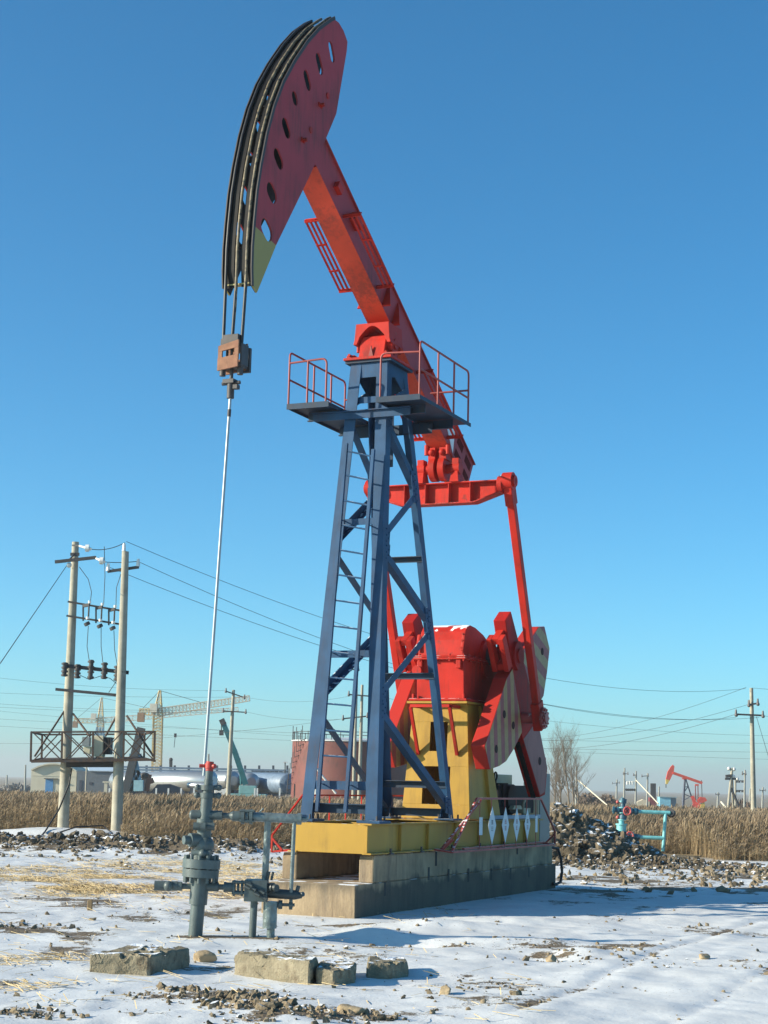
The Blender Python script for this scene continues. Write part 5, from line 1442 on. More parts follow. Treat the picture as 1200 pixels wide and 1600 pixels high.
# lattice platform: front and rear trusses between the poles
PF = MB()
DY = 1.5
def fpt(px, py, back=0): return hz(px, py, 0.9 * (2 * back - 1) )
L0, L1 = 49, 244
top = lambda px, b: 1144 + (px - 49) * (0.0 if b == 0 else 0.0) + (2 if b else 0)
for b in (0, 1):
    x0, x1 = (49, 242) if b == 0 else (66, 226)
    t0, t1 = (1144, 1143) if b == 0 else (1148, 1147); b0, b1 = (1190, 1187) if b == 0 else (1186, 1184)
    PF.bar(fpt(x0, t0, b), fpt(x1, t1, b), 0.055, 0.055); PF.bar(fpt(x0, b0, b), fpt(x1, b1, b), 0.07, 0.075)
    n = 4; xs = [x0 + (x1 - x0) * k / n for k in range(n + 1)]
    for x in xs:
        u = (x - x0) / (x1 - x0); PF.bar(fpt(x, t0 + (t1 - t0) * u, b), fpt(x - 1, b0 + (b1 - b0) * u, b), 0.06, 0.06)
    for xa, xb in zip(xs[:-1], xs[1:]):
        PF.bar(fpt(xa + 2, t0, b), fpt(xb - 2, b1, b), 0.034, 0.034); PF.bar(fpt(xa + 2, b0, b), fpt(xb - 2, t1, b), 0.034, 0.034)
for xa, xb, ya in ((49, 66, 1144), (242, 226, 1143)):
    PF.bar(fpt(xa, ya, 0), fpt(xb, ya + 4, 1), 0.06, 0.06); PF.bar(fpt(xa, 1189, 0), fpt(xb, 1185, 1), 0.06, 0.06)
PF.build('platform_truss', IRON, TS)
MB().hexa([fpt(60, 1188, 0), fpt(232, 1186, 0), fpt(220, 1185, 1), fpt(72, 1186, 1)], [fpt(60, 1186.5, 0), fpt(232, 1184.5, 0), fpt(220, 1183.5, 1), fpt(72, 1184.5, 1)]).build('platform_deck', IRON, TS)
MB().bar(hz(104, 1194, -0.15), hz(190, 1194, -0.15), 0.16, 0.2).build('platform_beam', DKIRON, TS)
m = MB().bar(hz(54, 1182, -0.5), hz(101, 1110, 0), 0.05, 0.05).cut().bar(hz(240, 1182, -0.5), hz(198, 1118, 0), 0.05, 0.05).cut().bar(hz(114, 1115, 0), hz(140, 1150, -0.5), 0.05, 0.05).cut().bar(hz(165, 1150, -0.3), hz(184, 1115, 0), 0.05, 0.05); m.build('stay_brace', IRON, TS)
m = MB()
for q, zs in ((pa, (4.35, 5.1, 6.3, 3.0, 3.6)), (pb, (2.1, 2.35, 2.6, 2.75, 3.1, 3.6, 4.3, 5.3))):
    for z in zs:
        c = q(z); m.cut().tube([c - Vector((0, 0, 0.03)), c + Vector((0, 0, 0.03))], 0.175 - 0.006 * z, 18)
m.build('pole_band', DKIRON, TS)
# thin leads
m = MB()
for pts_ in (((124, 886), (138, 905), (143, 925), (141, 942)), ((163, 854), (164, 900), (162, 944)), ((189, 897), (182, 918), (181, 948)), ((138, 978), (136, 1010), (140, 1036)), ((158, 980), (158, 1010), (161, 1038)), ((178, 985), (179, 1015), (184, 1044)),
             ((125, 1055), (140, 1062), (158, 1056), (172, 1060), (182, 1068)), ((170, 1082), (182, 1064), (190, 1056))):
    m.cut().tube([hz(x, y, -0.35) for x, y in pts_], 0.012, 6)
m.build('lead_wire', WIRE, TS)
tf = thing('transformer', 'small cream and grey transformer standing on the rusty lattice platform', 'transformer', (0, 0, 0))
m = MB(); p0 = hz(146, 1182, 0.3); s1 = SC_
m.bx(p0.x, p0.x + 16 * s1, p0.y - 0.25, p0.y + 0.3, p0.z, p0.z + 32 * s1); m.build('tank', CREAM, tf, 0.02)
m = MB()
for k in range(5):
    m.bx(p0.x + 16 * s1 + 0.01 + k * 0.05, p0.x + 16 * s1 + 0.035 + k * 0.05, p0.y - 0.22, p0.y + 0.28, p0.z + 0.08, p0.z + 30 * s1)
m.build('radiator', DKIRON, tf)
m = MB()
for k in range(3):
    c = Vector((p0.x + (3 + 5 * k) * s1, p0.y, p0.z + 32 * s1)); m.tube([c, c + Vector((0, 0, 0.28))], [0.06, 0.03], 8)
m.build('bushing', PORC, tf)
p1 = hz(128, 1178, 0.0)
m = MB().bx(p1.x, p1.x + 12 * s1, p1.y - 0.15, p1.y + 0.15, p1.z + 12 * s1, p1.z + 26 * s1); m.build('meter_box', mat('grey_meter_box', (0.25, 0.28, 0.28), 0.5), tf, 0.01)
m = MB().bx(p1.x + 3 * s1, p1.x + 13 * s1, p1.y - 0.1, p1.y + 0.2, p1.z, p1.z + 11.5 * s1); m.build('terminal_box', CREAM, tf, 0.01)
# cable down the pole and lying on the soil
m = MB().tube([hz(112, 1200, -0.3), hz(108, 1225, -0.3), hz(92, 1265, -0.6), hz(70, 1300, -3), G(46, 1327)], 0.028, 8); tag(m.build('cable', RUBBER), 'thick black cable sagging from the left pole down to the soil', 'cable')
m = MB().tube([G(62, 1325), hz(85, 1303, -5), hz(120, 1292, -4), hz(160, 1290, -3), hz(176, 1302, -4), G(172, 1318)], 0.022, 8); tag(m.build('cable', RUBBER), 'loose black cable arching over the soil between the two poles', 'cable')
mo = npmesh('snowy_hump', np.stack([co_ for co_ in (lambda a, r: (G(95, 1310).x + 3.4 * r * np.cos(a), G(95, 1310).y + 0.6 + 2.0 * r * np.sin(a), 0.38 * (1 - r ** 2) * (0.8 + 0.4 * fbm(3 * r * np.cos(a), 3 * r * np.sin(a), 3, 7)) - 0.05))(*np.meshgrid(np.linspace(0, 2 * np.pi, 41), np.linspace(0.001, 1, 16)))], -1).reshape(-1, 3),
             np.array([[i * 41 + j, i * 41 + j + 1, (i + 1) * 41 + j + 1, (i + 1) * 41 + j] for i in range(15) for j in range(40)]))
attr(mo, 'dirt', np.full(41 * 16, 0.28)); attr(mo, 'straw', np.full(41 * 16, 0.45)); attr(mo, 'grass', np.zeros(41 * 16)); mo.materials.append(GM); kind(link('snowy_terrain', mo), 'structure')


# ================================================================== wires
def wire(name, pts, label, r=0.012, sag=0.0, group='power lines', n=28):
    P = []
    for a, b in zip(pts[:-1], pts[1:]):
        for i in range(n + (1 if b is pts[-1] else 0)):
            t = i / n; p = a.lerp(b, t); p.z -= 4 * sag * t * (1 - t); P.append(p)
    return tag(MB().tube(P, r, 5).build(name, WIRE), label, 'power line', group)


YR = 99.0
for k, (a, b, sg) in enumerate((((197, 846), (1165, 1076), 1.75), ((217, 878), (1150, 1121), 1.75), ((170, 886), (1186, 1121), 1.7))):
    wire('power_line', [hz(*a, -0.4), at(*b, YR)], ('highest of the three lines', 'middle of the three lines', 'lowest of the three lines')[k] + ' running from the twin poles behind the pumpjack', 0.009, sg)
wire('power_line', [hz(142, 858, -0.4), hz(195, 848, -0.4)], 'short top jumper wire between the heads of the twin poles', 0.013, 0.1)
wire('power_line', [hz(163, 878, -0.4), hz(216, 877, -0.4)], 'short jumper wire just under the twin pole heads', 0.013, 0.03)
wire('power_line', [hz(104, 884, 0), at(0, 1037, 40)], 'steep guy wire descending from the left pole to the left edge', 0.012, 0.0)

# ================================================================== utility poles
def upole(name, px, pyt, pyb, Y, label, arms=(), r0=None, mat_=None, lean=0.0, group='utility poles across the field'):
    b = at(px, pyb, Y); t = at(px + lean, pyt, Y); zg = gz(b.x, b.y); b = b + (b - t).normalized() * max(0.0, (b.z - zg)) if b.z > zg else b
    r0 = r0 or 0.17; o = thing(name, label, 'utility pole', (b.x, b.y, b.z), 0, group)
    d = t - b
    MB().tube([(0, 0, -0.2), d], [r0, r0 * 0.62], 14).build('pole', mat_ or POLE, o)
    for (x0, y0, x1, y1) in arms:
        p, q = at(x0, y0, Y - 0.2) - b, at(x1, y1, Y - 0.2) - b; m_ = MB().bar(p, q, 0.09, 0.1)
        m_.build('crossarm', DKIRON, o)
        i_ = MB()
        for c in (p, q):
            i_.cut().tube([c, c + Vector((0, 0, 0.28))], [0.08, 0.05], 8); i_.ball(c + Vector((0, -0.05, -0.05)), 0.11, 8, 5)
        i_.build('insulator', mat('dark_insulator', (0.12, 0.11, 0.11), 0.4), o)
    return o


upole('utility_pole', 1178, 1075, 1292, YR, 'tall concrete pole with one wide crossarm near the right edge', ((1150, 1116, 1192, 1118), (1170, 1101, 1184, 1099)), lean=-4)
upole('utility_pole', 356, 1078, 1246, 150, 'concrete pole with two crossarms between the rod and the tower crane', ((353, 1080, 382, 1090), (349, 1111, 384, 1113)), lean=9, r0=0.22)
upole('utility_pole', 561, 1070, 1253, 130, 'pale pole seen through the ladder in front of the red tank', ((545, 1085, 580, 1088), (536, 1123, 574, 1119)), lean=5, r0=0.17)
upole('utility_pole', 553, 1045, 1210, 135, 'taller pole just left behind the pole seen through the ladder', ((548, 1046, 560, 1046),), lean=5, r0=0.16)
for px, t, b_, Y, lb, arms in ((900, 1198, 1256, 230, 'thin pole beside the bare trees with a long pale stay', ()),
                        (963, 1218, 1253, 330, 'small far pole with short crossarm above the teal valve tree', ((957, 1224, 968, 1223),)),
                        (975, 1200, 1255, 250, 'left far pole of the distant pair above the turquoise valve tree', ((974, 1209, 981, 1209),)),
                        (993, 1205, 1256, 250, 'right far pole of the distant pair above the turquoise valve tree', ((990, 1211, 994, 1211),)),
                        (1011, 1208, 1252, 260, 'leaning thin pole with crossarm left of the distant pumpjack', ((1003, 1213, 1013, 1212),)),
                        (1029, 1229, 1254, 330, 'short thin far pole left of the blue hut', ()),
                        (1137, 1264, 1264, 200, '', ()),
                        (1163, 1203, 1263, 190, 'slim pole between the distant A frame pole and the tall right pole', ((1160, 1209, 1165, 1209),)),
                        (1171, 1232, 1262, 300, 'short far pole with bracket left of the tall right pole', ()),
                        (1191, 1230, 1262, 300, 'far pole with small crossarm right of the tall right pole', ((1187, 1235, 1196, 1235),)),
                        (39, 1195, 1236, 260, 'thin dark pole by the left edge left of the cream building', ()),
                        (10, 1211, 1234, 330, 'very small far pole at the left edge', ()),
                        (325, 1178, 1240, 168, 'thin steel pole standing among the silver vessels', ()),
                        (1121, 1238, 1262, 320, 'faint thin far pole right of the distant pumpjack', ((1118, 1241, 1124, 1241),))):
    if lb:
        upole('utility_pole', px, t, b_, Y, lb, arms, r0=0.14 * Y / 250 + 0.04, mat_=mat('grey_pole_concrete', (0.3, 0.3, 0.27), 0.9), lean=1)
# the A frame pole and stays
o = thing('frame_pole', 'double leaning pole with transformer deck right of the distant pumpjack', 'utility pole', at(1138, 1266, 200))
b0 = o.location.copy()
MB().tube([at(1137, 1268, 200) - b0, at(1144, 1200, 200) - b0], 0.16, 10).build('pole', POLE, o); MB().tube([at(1146, 1264, 204) - b0, at(1143, 1205, 200) - b0], 0.14, 10).build('pole', POLE, o)
MB().tube([at(1142, 1231, 200) - b0, at(1156, 1264, 200) - b0], 0.15, 8).build('stay_strut', DKIRON, o)
MB().bar(at(1133, 1217, 200) - b0, at(1151, 1217, 200) - b0, 0.25, 0.25).bar(at(1137, 1203, 200) - b0, at(1149, 1203, 200) - b0, 0.12, 0.12).bar(at(1134, 1213, 200) - b0, at(1143, 1212, 200) - b0, 0.5, 0.35).build('crossarm', DKIRON, o)
m = MB()
for x, y in ((1139, 1201), (1147, 1202), (1146, 1213), (1152, 1217)):
    m.cut().ball(at(x, y, 200) - b0, 0.22, 8, 5)
m.build('insulator', PORC, o)
o = thing('frame_pole', 'ladder-like pair of crossbars strung between distant right-hand poles', 'utility pole', at(1155, 1264, 205)); b0 = o.location.copy()
m = MB().tube([at(1149, 1266, 205) - b0, at(1149, 1219, 205) - b0], 0.12, 8); m.build('pole', POLE, o)
for y in (1220, 1235):
    m = MB().bar(at(1148, y, 205) - b0, at(1164, y, 205) - b0, 0.1, 0.1)
    for x in (1151, 1155, 1160):
        m.tube([at(x, y, 205) - b0, at(x, y + 3, 205) - b0], 0.14, 6)
    m.build('crossbar', DKIRON, o)
for y in (1221, 1234):
    pass
o = thing('pole_crossbars', 'white crossbars strung between the two far poles above the valve tree', 'crossbars', at(984, 1222, 250)); b0 = o.location.copy()
m = MB().bar(at(977, 1221, 250) - b0, at(992, 1221, 250) - b0, 0.12, 0.15)
for x in (980, 984, 988):
    m.tube([at(x, 1221, 250) - b0, at(x, 1226, 250) - b0], 0.16, 6)
m.build('fuse_bar', PORC, o)
m = MB().bar(at(977, 1233, 250) - b0, at(992, 1233, 250) - b0, 0.1, 0.12)
for x in (979, 982, 985, 988, 991):
    m.ball(at(x, 1234, 250) - b0, 0.2, 6, 4)
m.build('arrester_bar', DKIRON, o)
STAY = mat('pale_stay_sleeve', (0.6, 0.55, 0.42), 0.7)
tag(MB().tube([at(902, 1218, 230), at(951, 1260, 200)], 0.09, 8).build('guy_stay', STAY), 'pale diagonal stay sloping from the bare trees to the turquoise valve tree', 'guy stay')
tag(MB().tube([at(994, 1219, 250), at(1029, 1256, 235)], 0.09, 8).build('guy_stay', STAY), 'pale diagonal stay sloping from the far pole pair towards the blue hut', 'guy stay')
tag(MB().tube([at(1127, 1253, 210), at(1137, 1265, 205)], 0.12, 8).build('guy_stay', STAY), 'short pale stay at the foot of the double leaning pole', 'guy stay')

# long lines across the field
for k, (a, b, sg, ya, yb, lb) in enumerate((
        ((-60, 1052), (353, 1079), 0.4, 150, 150, 'first thin line from the top, left of the two-armed pole'), ((-60, 1080), (382, 1089), 0.2, 152, 150, 'second thin line from the top, left of the two-armed pole'),
        ((-60, 1095), (349, 1110), 0.3, 150, 150, 'third thin line from the top, left of the two-armed pole'), ((-60, 1101), (384, 1112), 0.3, 152, 150, 'fourth thin line from the top, left of the two-armed pole'),
        ((-60, 1120), (1260, 1162), 0.6, 190, 170, 'low thin line crossing the whole field at mid height'), ((-60, 1131), (1260, 1176), 0.6, 195, 170, 'second lowest thin line crossing the whole field'),
        ((-60, 1160), (560, 1120), 0.8, 190, 130, 'lowest thin line rising from the left edge to the pole at the tank'), ((-60, 1105), (1260, 1188), 1.0, 210, 200, 'sloping thin line crossing the whole field'),
        ((382, 1089), (560, 1085), 0.5, 150, 130, 'top line between the two-armed pole and the pole at the tank'), ((384, 1112), (574, 1119), 0.5, 150, 130, 'lower line between the two-armed pole and the pole at the tank'),
        ((580, 1087), (1260, 1150), 0.8, 130, 160, 'thin line from the pole at the tank to the right edge'),
        ((760, 1150), (1166, 1074), 1.4, 190, 99, 'rising line from behind the cranks to the top of the right pole'), ((760, 1158), (1150, 1116), 1.4, 190, 99, 'rising line from behind the cranks to the left arm of the right pole'),
        ((760, 1146), (1172, 1100), 1.4, 190, 99, 'rising line from behind the cranks to the upper bracket of the right pole'),
        ((1176, 1075), (1260, 1082), 0.0, 99, 95, 'upper line leaving the right pole at the right edge'), ((1192, 1118), (1260, 1130), 0.0, 99, 95, 'lower line leaving the right pole at the right edge'))):
    wire('power_line', [at(*a, ya), at(*b, yb)], lb, 0.0115 if max(ya, yb) > 160 else 0.010, sg)
wire('power_line', [at(1182, 1120, 99), at(1215, 1230, 92)], 'slack guy wire sloping down right of the tall right pole', 0.014, 0)

# ================================================================== cranes
def lattice(mb, a, b, w0, w1, n, up=Vector((0, 0, 1)), r=0.12, side=None):
    a = Vector(a); b = Vector(b); d = (b - a).normalized(); s = (side or d.cross(up)).normalized(); u = s.cross(d).normalized()
    prev = None
    for i in range(n + 1):
        t = i / n; w = w0 + (w1 - w0) * t; c = a.lerp(b, t); q = [c + s * w * x + u * w * y for x, y in ((-.5, -.5), (.5, -.5), (.5, .5), (-.5, .5))]
        for k in range(4):
            mb.bar(q[k], q[(k + 1) % 4], r * 0.7, r * 0.7)
            if prev:
                mb.bar(prev[k], q[k], r, r); mb.bar(prev[k], q[(k + 1) % 4], r * 0.6, r * 0.6)
        prev = q


def tower_crane(Y, mast, top, apex, jib, cj, cab, label, w=1.7, mm=CRANE, jm=CRANEP, r=0.16):
    b = at(*mast, Y); b.z = gz(b.x, b.y); o = thing('tower_crane', label, 'tower crane', b, 0, 'tower cranes on the far building site')
    P = lambda px, py: at(px, py, Y) - b
    m_ = MB(); lattice(m_, (0, 0, 0), P(*top), w, w, 26, Vector((0, 1, 0)), r); m_.build('mast', mm, o)
    m_ = MB(); lattice(m_, P(*top), P(*apex), w * 0.9, 0.3, 7, Vector((0, 1, 0)), r * 0.8); m_.build('apex_tower', mm, o)
    m_ = MB(); lattice(m_, P(*top), P(*jib), 1.5, 1.0, 26, Vector((0, 0, 1)), r * 0.8); m_.build('jib', jm, o)
    m_ = MB(); lattice(m_, P(*top), P(*cj), 1.3, 1.1, 6, Vector((0, 0, 1)), r * 0.8); m_.build('counter_jib', mm, o)
    c = P(*cj); m_ = MB().bx(c.x - 0.3, c.x + 1.0, c.y - 0.7, c.y + 0.7, c.z - 2.0, c.z - 0.2); m_.build('counterweight', mat('dull_orange_ballast', (0.3, 0.17, 0.09), 0.8), o)
    c = P(*cab); MB().bx(c.x - 0.7, c.x + 0.7, c.y - 1.4, c.y - 0.1, c.z - 0.8, c.z + 0.9).build('cab', jm, o)
    m_ = MB()
    for q in ((jib[0] * 0.55 + top[0] * 0.45, jib[1] * 0.55 + top[1] * 0.45), cj):
        m_.tube([P(*apex), P(*q)], 0.05, 5)
    m_.build('tie_rope', DKIRON, o)
    return o, P


tower_crane(330, (245, 1215), (247, 1113), (250, 1079), (390, 1091), (218, 1112), (241, 1107), 'nearer yellow tower crane with upright lattice mast and jib pointing right', r=0.2)
tower_crane(480, (158, 1215), (157, 1126), (159, 1090), (372, 1108), (116, 1126), (147, 1120), 'farther tower crane behind the twin poles with a long pale jib', r=0.22)
tag(MB().tube([at(274, 1148, 330), at(272, 1168, 330)], 0.06, 5).tube([at(274, 1146, 330), at(274, 1152, 330)], 0.25, 8).build('crane_hook', DKIRON), 'small hook block hanging in the sky right of the yellow crane mast', 'crane hook')
o = thing('mobile_crane', 'teal mobile crane with raised telescopic boom right of the two-armed pole', 'mobile crane', at(384, 1240, 160)); b0 = o.location.copy(); P = lambda x, y, d=0: at(x, y, 160 + d) - b0
MB().bar(P(384, 1226), P(366, 1172), 0.5, 0.55, (0, 1, 0)).bar(P(366.5, 1173), P(349, 1130), 0.45, 0.5, (0, 1, 0)).build('boom', TEAL, o)
MB().bar(P(350, 1132), P(346, 1124), 0.5, 0.6, (0, 1, 0)).build('boom_head', DKIRON, o)
MB().tube([P(346, 1127), P(346, 1142)], 0.05, 5).build('hoist_rope', WIRE, o); MB().bar(P(346, 1141), P(346, 1149), 0.3, 0.4).build('hook_block', DKIRON, o)
MB().bx(-0.6, 1.0, -0.8, 0.8, 0.0, 0.75).bx(-1.6, 2.0, -0.9, 0.9, -0.9, -0.02).build('body', mat('light_teal_paint', (0.2, 0.42, 0.42), 0.5), o, 0.03); MB().bx(-2.9, -1.65, -0.8, 0.8, -0.6, 0.35).build('cab', PORC, o, 0.05)
MB().tube([P(377, 1226), P(374, 1185)], 0.12, 6).build('lift_ram', TEAL, o)
o = thing('workover_rig', 'dark lattice boom leaning over a blue frame behind the right twin pole', 'drilling rig', at(208, 1238, 165)); b0 = o.location.copy(); P = lambda x, y, d=0: at(x, y, 165 + d) - b0
MB().bar(P(195, 1242), P(221, 1137), 0.75, 0.75, (0, 1, 0)).build('boom', mat('dark_boom_steel', (0.05, 0.055, 0.06), 0.6), o)
m = MB()
for a, b in (((205, 1236), (212, 1190)), ((222, 1236), (213, 1190)), ((204, 1222), (222, 1222)), ((208, 1206), (218, 1206)), ((205, 1236), (218, 1206)), ((222, 1236), (208, 1206)), ((202, 1180), (221, 1180)), ((212, 1190), (212, 1176))):
    m.bar(P(*a), P(*b), 0.3, 0.3)
m.build('a_frame', mat('blue_frame_paint', (0.14, 0.3, 0.4), 0.5), o); MB().bar(P(217, 1236), P(217, 1219), 0.9, 0.9).build('winch_box', mat('pale_blue_box', (0.3, 0.5, 0.55), 0.5), o)
o = thing('soil_machine', 'rusty brown machine parked at the left end of the silver vessel', 'machine', at(230, 1238, 166)); b0 = o.location.copy(); P = lambda x, y, d=0: at(x, y, 166 + d) - b0
MB().ball(P(226, 1212), 0.42, 10, 6, (1.2, 1, 0.8)).bar(P(224, 1236), P(226, 1216), 0.5, 0.5).build('hood', DKIRON, o); MB().bar(P(229, 1236), P(233, 1210), 0.45, 0.5).bar(P(231, 1222), P(240, 1219), 0.5, 0.5).build('frame', mat('rust_brown_paint', (0.22, 0.1, 0.07), 0.8), o)
MB().prism([(0.3, -0.1), (3.9, -0.1), (3.2, 0.55), (2.2, 0.85), (1.0, 0.8)], -0.5, 0.5).build('bucket', DKBLUE, o)

# ================================================================== plant yard: vessels, racks, tanks, sheds
def vessel(a, b, r, label, m_=SILV, supports=True):
    o = thing('steel_vessel', label, 'vessel', (a + b) / 2, 0, 'silver clad vessels in the plant yard'); c = (a + b) / 2; d = (b - a).normalized(); A = a - c; B = b - c
    MB().tube([A - d * r * 0.3, A - d * r * 0.15, A, B, B + d * r * 0.15, B + d * r * 0.3], [r * 0.5, r * 0.85, r, r, r * 0.85, r * 0.5], 28).build('shell', m_, o)
    g_ = gz(c.x, c.y) - c.z; k = MB()
    for t in (0.15, 0.5, 0.85):
        q = A.lerp(B, t); k.bx(q.x - 0.15, q.x + 0.15, q.y - r * 0.6, q.y + r * 0.6, g_, q.z - r * 0.8)
    k.build('saddle_support', DKBLUE, o); return o


vessel(at(212, 1221, 174), at(331, 1221, 168), 1.0, 'longest shiny silver vessel lying left of the rod')
vessel(at(262, 1220, 186), at(363, 1220, 173), 0.97, 'second silver vessel with dark round end right behind the longest one')
vessel(at(340, 1220, 190), at(392, 1222, 172), 0.92, 'third silver vessel with dark round end beside the teal crane')
vessel(at(182, 1221, 178), at(207, 1221, 176), 1.0, 'short stretch of silver vessel left of the blue frame')
vessel(at(294, 1227, 166), at(334, 1227, 165), 0.27, 'thin silver pipe lying in front of the longest vessel')
vessel(at(395, 1223, 178), at(450, 1225, 170), 1.05, 'dark steel vessel between the teal crane and the red tank', STEELB)
o = thing('pipe_rack', 'long blue grey pipe rack running behind the silver vessels', 'pipe rack', at(320, 1205, 200)); b0 = o.location.copy(); P = lambda x, y, d=0: at(x, y, 200 + d) - b0
m = MB()
for y in (1198, 1202, 1206):
    m.bar(P(180, y), P(450, y + 6), 0.35, 0.22)
m.build('pipes', STEELB, o); m = MB()
for x in range(185, 450, 22):
    m.bar(P(x, 1196), P(x, 1236), 0.25, 0.25)
m.build('columns', DKBLUE, o)
m = MB()
for x in (393, 400, 407, 414, 421, 428, 435, 442):
    m.bar(P(x, 1203), P(x + 7, 1209), 0.2, 0.2); m.bar(P(x + 7, 1204), P(x, 1210), 0.2, 0.2)
m.build('lattice_girder', DKIRON, o)
m = MB().bar(P(267, 1202), P(267, 1188), 0.35, 0.3, (0, 1, 0)).ball(P(267, 1187), 0.24); m.build('vent_pipe', DKIRON, o)
m = MB().bx(-10.5, 9.5, 1.0, 2.0, -3.0, -1.2); m.build('yard_plinth', DKBLUE, o)

def tank(px0, px1, pyt, Y, label):
    x0 = at(px0, 1225, Y); x1 = at(px1, 1225, Y); r = (x1.x - x0.x) / 2; c = (x0 + x1) / 2; zt = at((px0 + px1) / 2, pyt, Y - r).z; zg = gz(c.x, c.y + r) - 0.3
    o = thing('storage_tank', label, 'storage tank', (c.x, c.y + r, zg)); n = 56; h = zt - zg
    MB().tube([(0, 0, 0), (0, 0, h)], r, n).build('shell', TANKRED, o)
    k = MB().tube([(0, 0, h), (0, 0, h + 0.12)], r + 0.1, n).tube([(0, 0, h + 0.12), (0, 0, h + 0.5)], [r, 0.3], n, True); k.build('roof', mat('pale_grey_roof', (0.5, 0.52, 0.53), 0.6), o)
    k = MB()
    for i in range(40):
        t = 2 * math.pi * i / 40; p = Vector((r * math.cos(t), r * math.sin(t), h)); k.tube([p, p + Vector((0, 0, 0.9 if i % 3 else 1.4))], 0.035, 5)
    ring = [Vector((r * math.cos(2 * math.pi * i / 40), r * math.sin(2 * math.pi * i / 40), h + 0.85)) for i in range(41)]; k.tube(ring, 0.03, 5); k.build('railing', DKIRON, o)
    k = MB()
    for i in range(14):
        t = math.pi * (1.0 + 0.25 * i / 13) if True else 0; z = h * i / 13; p = Vector(((r + 0.35) * math.cos(t - 0.1), (r + 0.35) * math.sin(t - 0.1), z)); k.bar(p, p + Vector((0.5, 0.0, 0.25)), 0.08, 0.05)
        k.tube([p, p + Vector((0, 0, 1.0))], 0.03, 5)
    k.build('stair', DKIRON, o)
    k = MB().bx(-r * 0.93, -r * 0.88, -r * 0.42, -r * 0.36, 0, 2.6) ; k.build('man_door', DKIRON, o); return o


tank(450, 640, 1156, 150, 'big dull red storage tank with roof railing behind the pumpjack tower')
o = thing('valve_standpipe', 'white standpipe with sloping pipe in front of the red tank', 'pipe', at(492, 1240, 140)); b0 = o.location.copy(); P = lambda x, y, d=0: at(x, y, 140 + d) - b0
MB().tube([P(493, 1242), P(494, 1178)], 0.08, 8).tube([P(494, 1200), P(525, 1240)], 0.09, 8).bar(P(488, 1198), P(495, 1198), 0.25, 0.25).build('white_pipe', PORC, o)
o = thing('lamp_post', 'twin-headed lamp post at the left side of the red tank', 'lamp post', at(445, 1240, 185)); b0 = o.location.copy(); P = lambda x, y, d=0: at(x, y, 185 + d) - b0
MB().tube([P(445, 1242), P(445.5, 1190)], 0.07, 6).build('post', DKIRON, o)
for s in (-1, 1):
    MB().bar(P(445.5, 1190), P(445.5 + s * 3.5, 1192), 0.2, 0.15).build('lamp_head', PORC, o)
# cream building and grey shed
o = thing('arched_building', 'cream building with arched roof and blue door at far left', 'building', at(85, 1238, 200)); b0 = o.location.copy(); P = lambda x, y, d=0: at(x, y, 200 + d) - b0
w0 = P(48, 1225).x; w1 = P(119, 1225).x; zt = P(48, 1209).z; ztop = P(85, 1194).z; n = 14
poly = [(w0, -1.2)] + [(w0 + (w1 - w0) * i / n, zt + (ztop - zt) * math.sin(math.pi * (0.08 + 0.84 * i / n)) ** 0.8) for i in range(n + 1)] + [(w1, -1.2)]
MB().prism(poly, 0, 9.0).build('wall', PLAST, o)
m = MB()
for (xa, za_), (xb, zb_) in zip(poly[1:-2], poly[2:-1]):
    m.bar((xa, -0.15, za_ + 0.05), (xb, -0.15, zb_ + 0.05), 0.35, 0.16, (0, 0, 1)); m.hexa([Vector((xa, 0, za_)), Vector((xb, 0, zb_)), Vector((xb, 9.2, zb_)), Vector((xa, 9.2, za_))], [Vector((xa, 0, za_ + 0.1)), Vector((xb, 0, zb_ + 0.1)), Vector((xb, 9.2, zb_ + 0.1)), Vector((xa, 9.2, za_ + 0.1))])
m.build('roof', PLAST, o)
m = MB().bx(P(71, 1225).x, P(83, 1225).x, -0.06, -0.01, -0.9, P(71, 1217.5).z); m.build('door', BLUED2, o); MB().bx(P(69, 1225).x, P(90, 1225).x, -0.4, -0.01, P(71, 1217).z, P(71, 1216).z).build('awning', DKIRON, o)
MB().bx(w0, w1, -0.03, -0.005, P(71, 1212).z - 0.05, P(71, 1212).z + 0.05).build('moulding', PLAST, o)
o = thing('storage_shed', 'long dark grey shed with pale sheet roof beside the cream building', 'shed', at(148, 1238, 198)); b0 = o.location.copy(); P = lambda x, y, d=0: at(x, y, 198 + d) - b0
w0 = P(120, 1225).x; w1 = P(179, 1225).x; zt = P(150, 1205).z
MB().bx(w0, w1, 0, 7.0, -1.2, zt).build('wall', SHED, o)
MB().hexa([Vector((w0 + 1.4, -0.2, zt)), Vector((w1 + 0.2, -0.2, zt)), Vector((w1 + 0.2, 7.2, zt + 0.6)), Vector((w0 - 0.2, 7.2, zt + 0.6))], [Vector((w0 + 1.4, -0.2, zt + 0.1)), Vector((w1 + 0.2, -0.2, zt + 0.1)), Vector((w1 + 0.2, 7.2, zt + 0.75)), Vector((w0 - 0.2, 7.2, zt + 0.75))]).build('roof', ROOF, o)
MB().bx(P(124, 1225).x, P(128, 1225).x, -0.05, -0.01, -1.1, P(125, 1219).z).build('doorway', DKBLUE, o); MB().bx(P(139, 1225).x, P(144, 1225).x, -0.05, -0.01, P(139, 1226).z, P(139, 1222).z).build('window', DKBLUE, o)
MB().tube([P(134, 1236, -1.5), P(135.5, 1198, -1.5)], 0.1, 8).build('downpipe', POLE, o)
o = thing('pump_stand', 'small white pedestal in front of the grey shed', 'pedestal', at(165, 1238, 170)); MB().bx(-0.16, 0.16, -0.15, 0.15, -0.6, 0.95).bx(-0.32, 0.3, -0.2, 0.2, 0.95, 1.1).build('pedestal', PLAST, o)
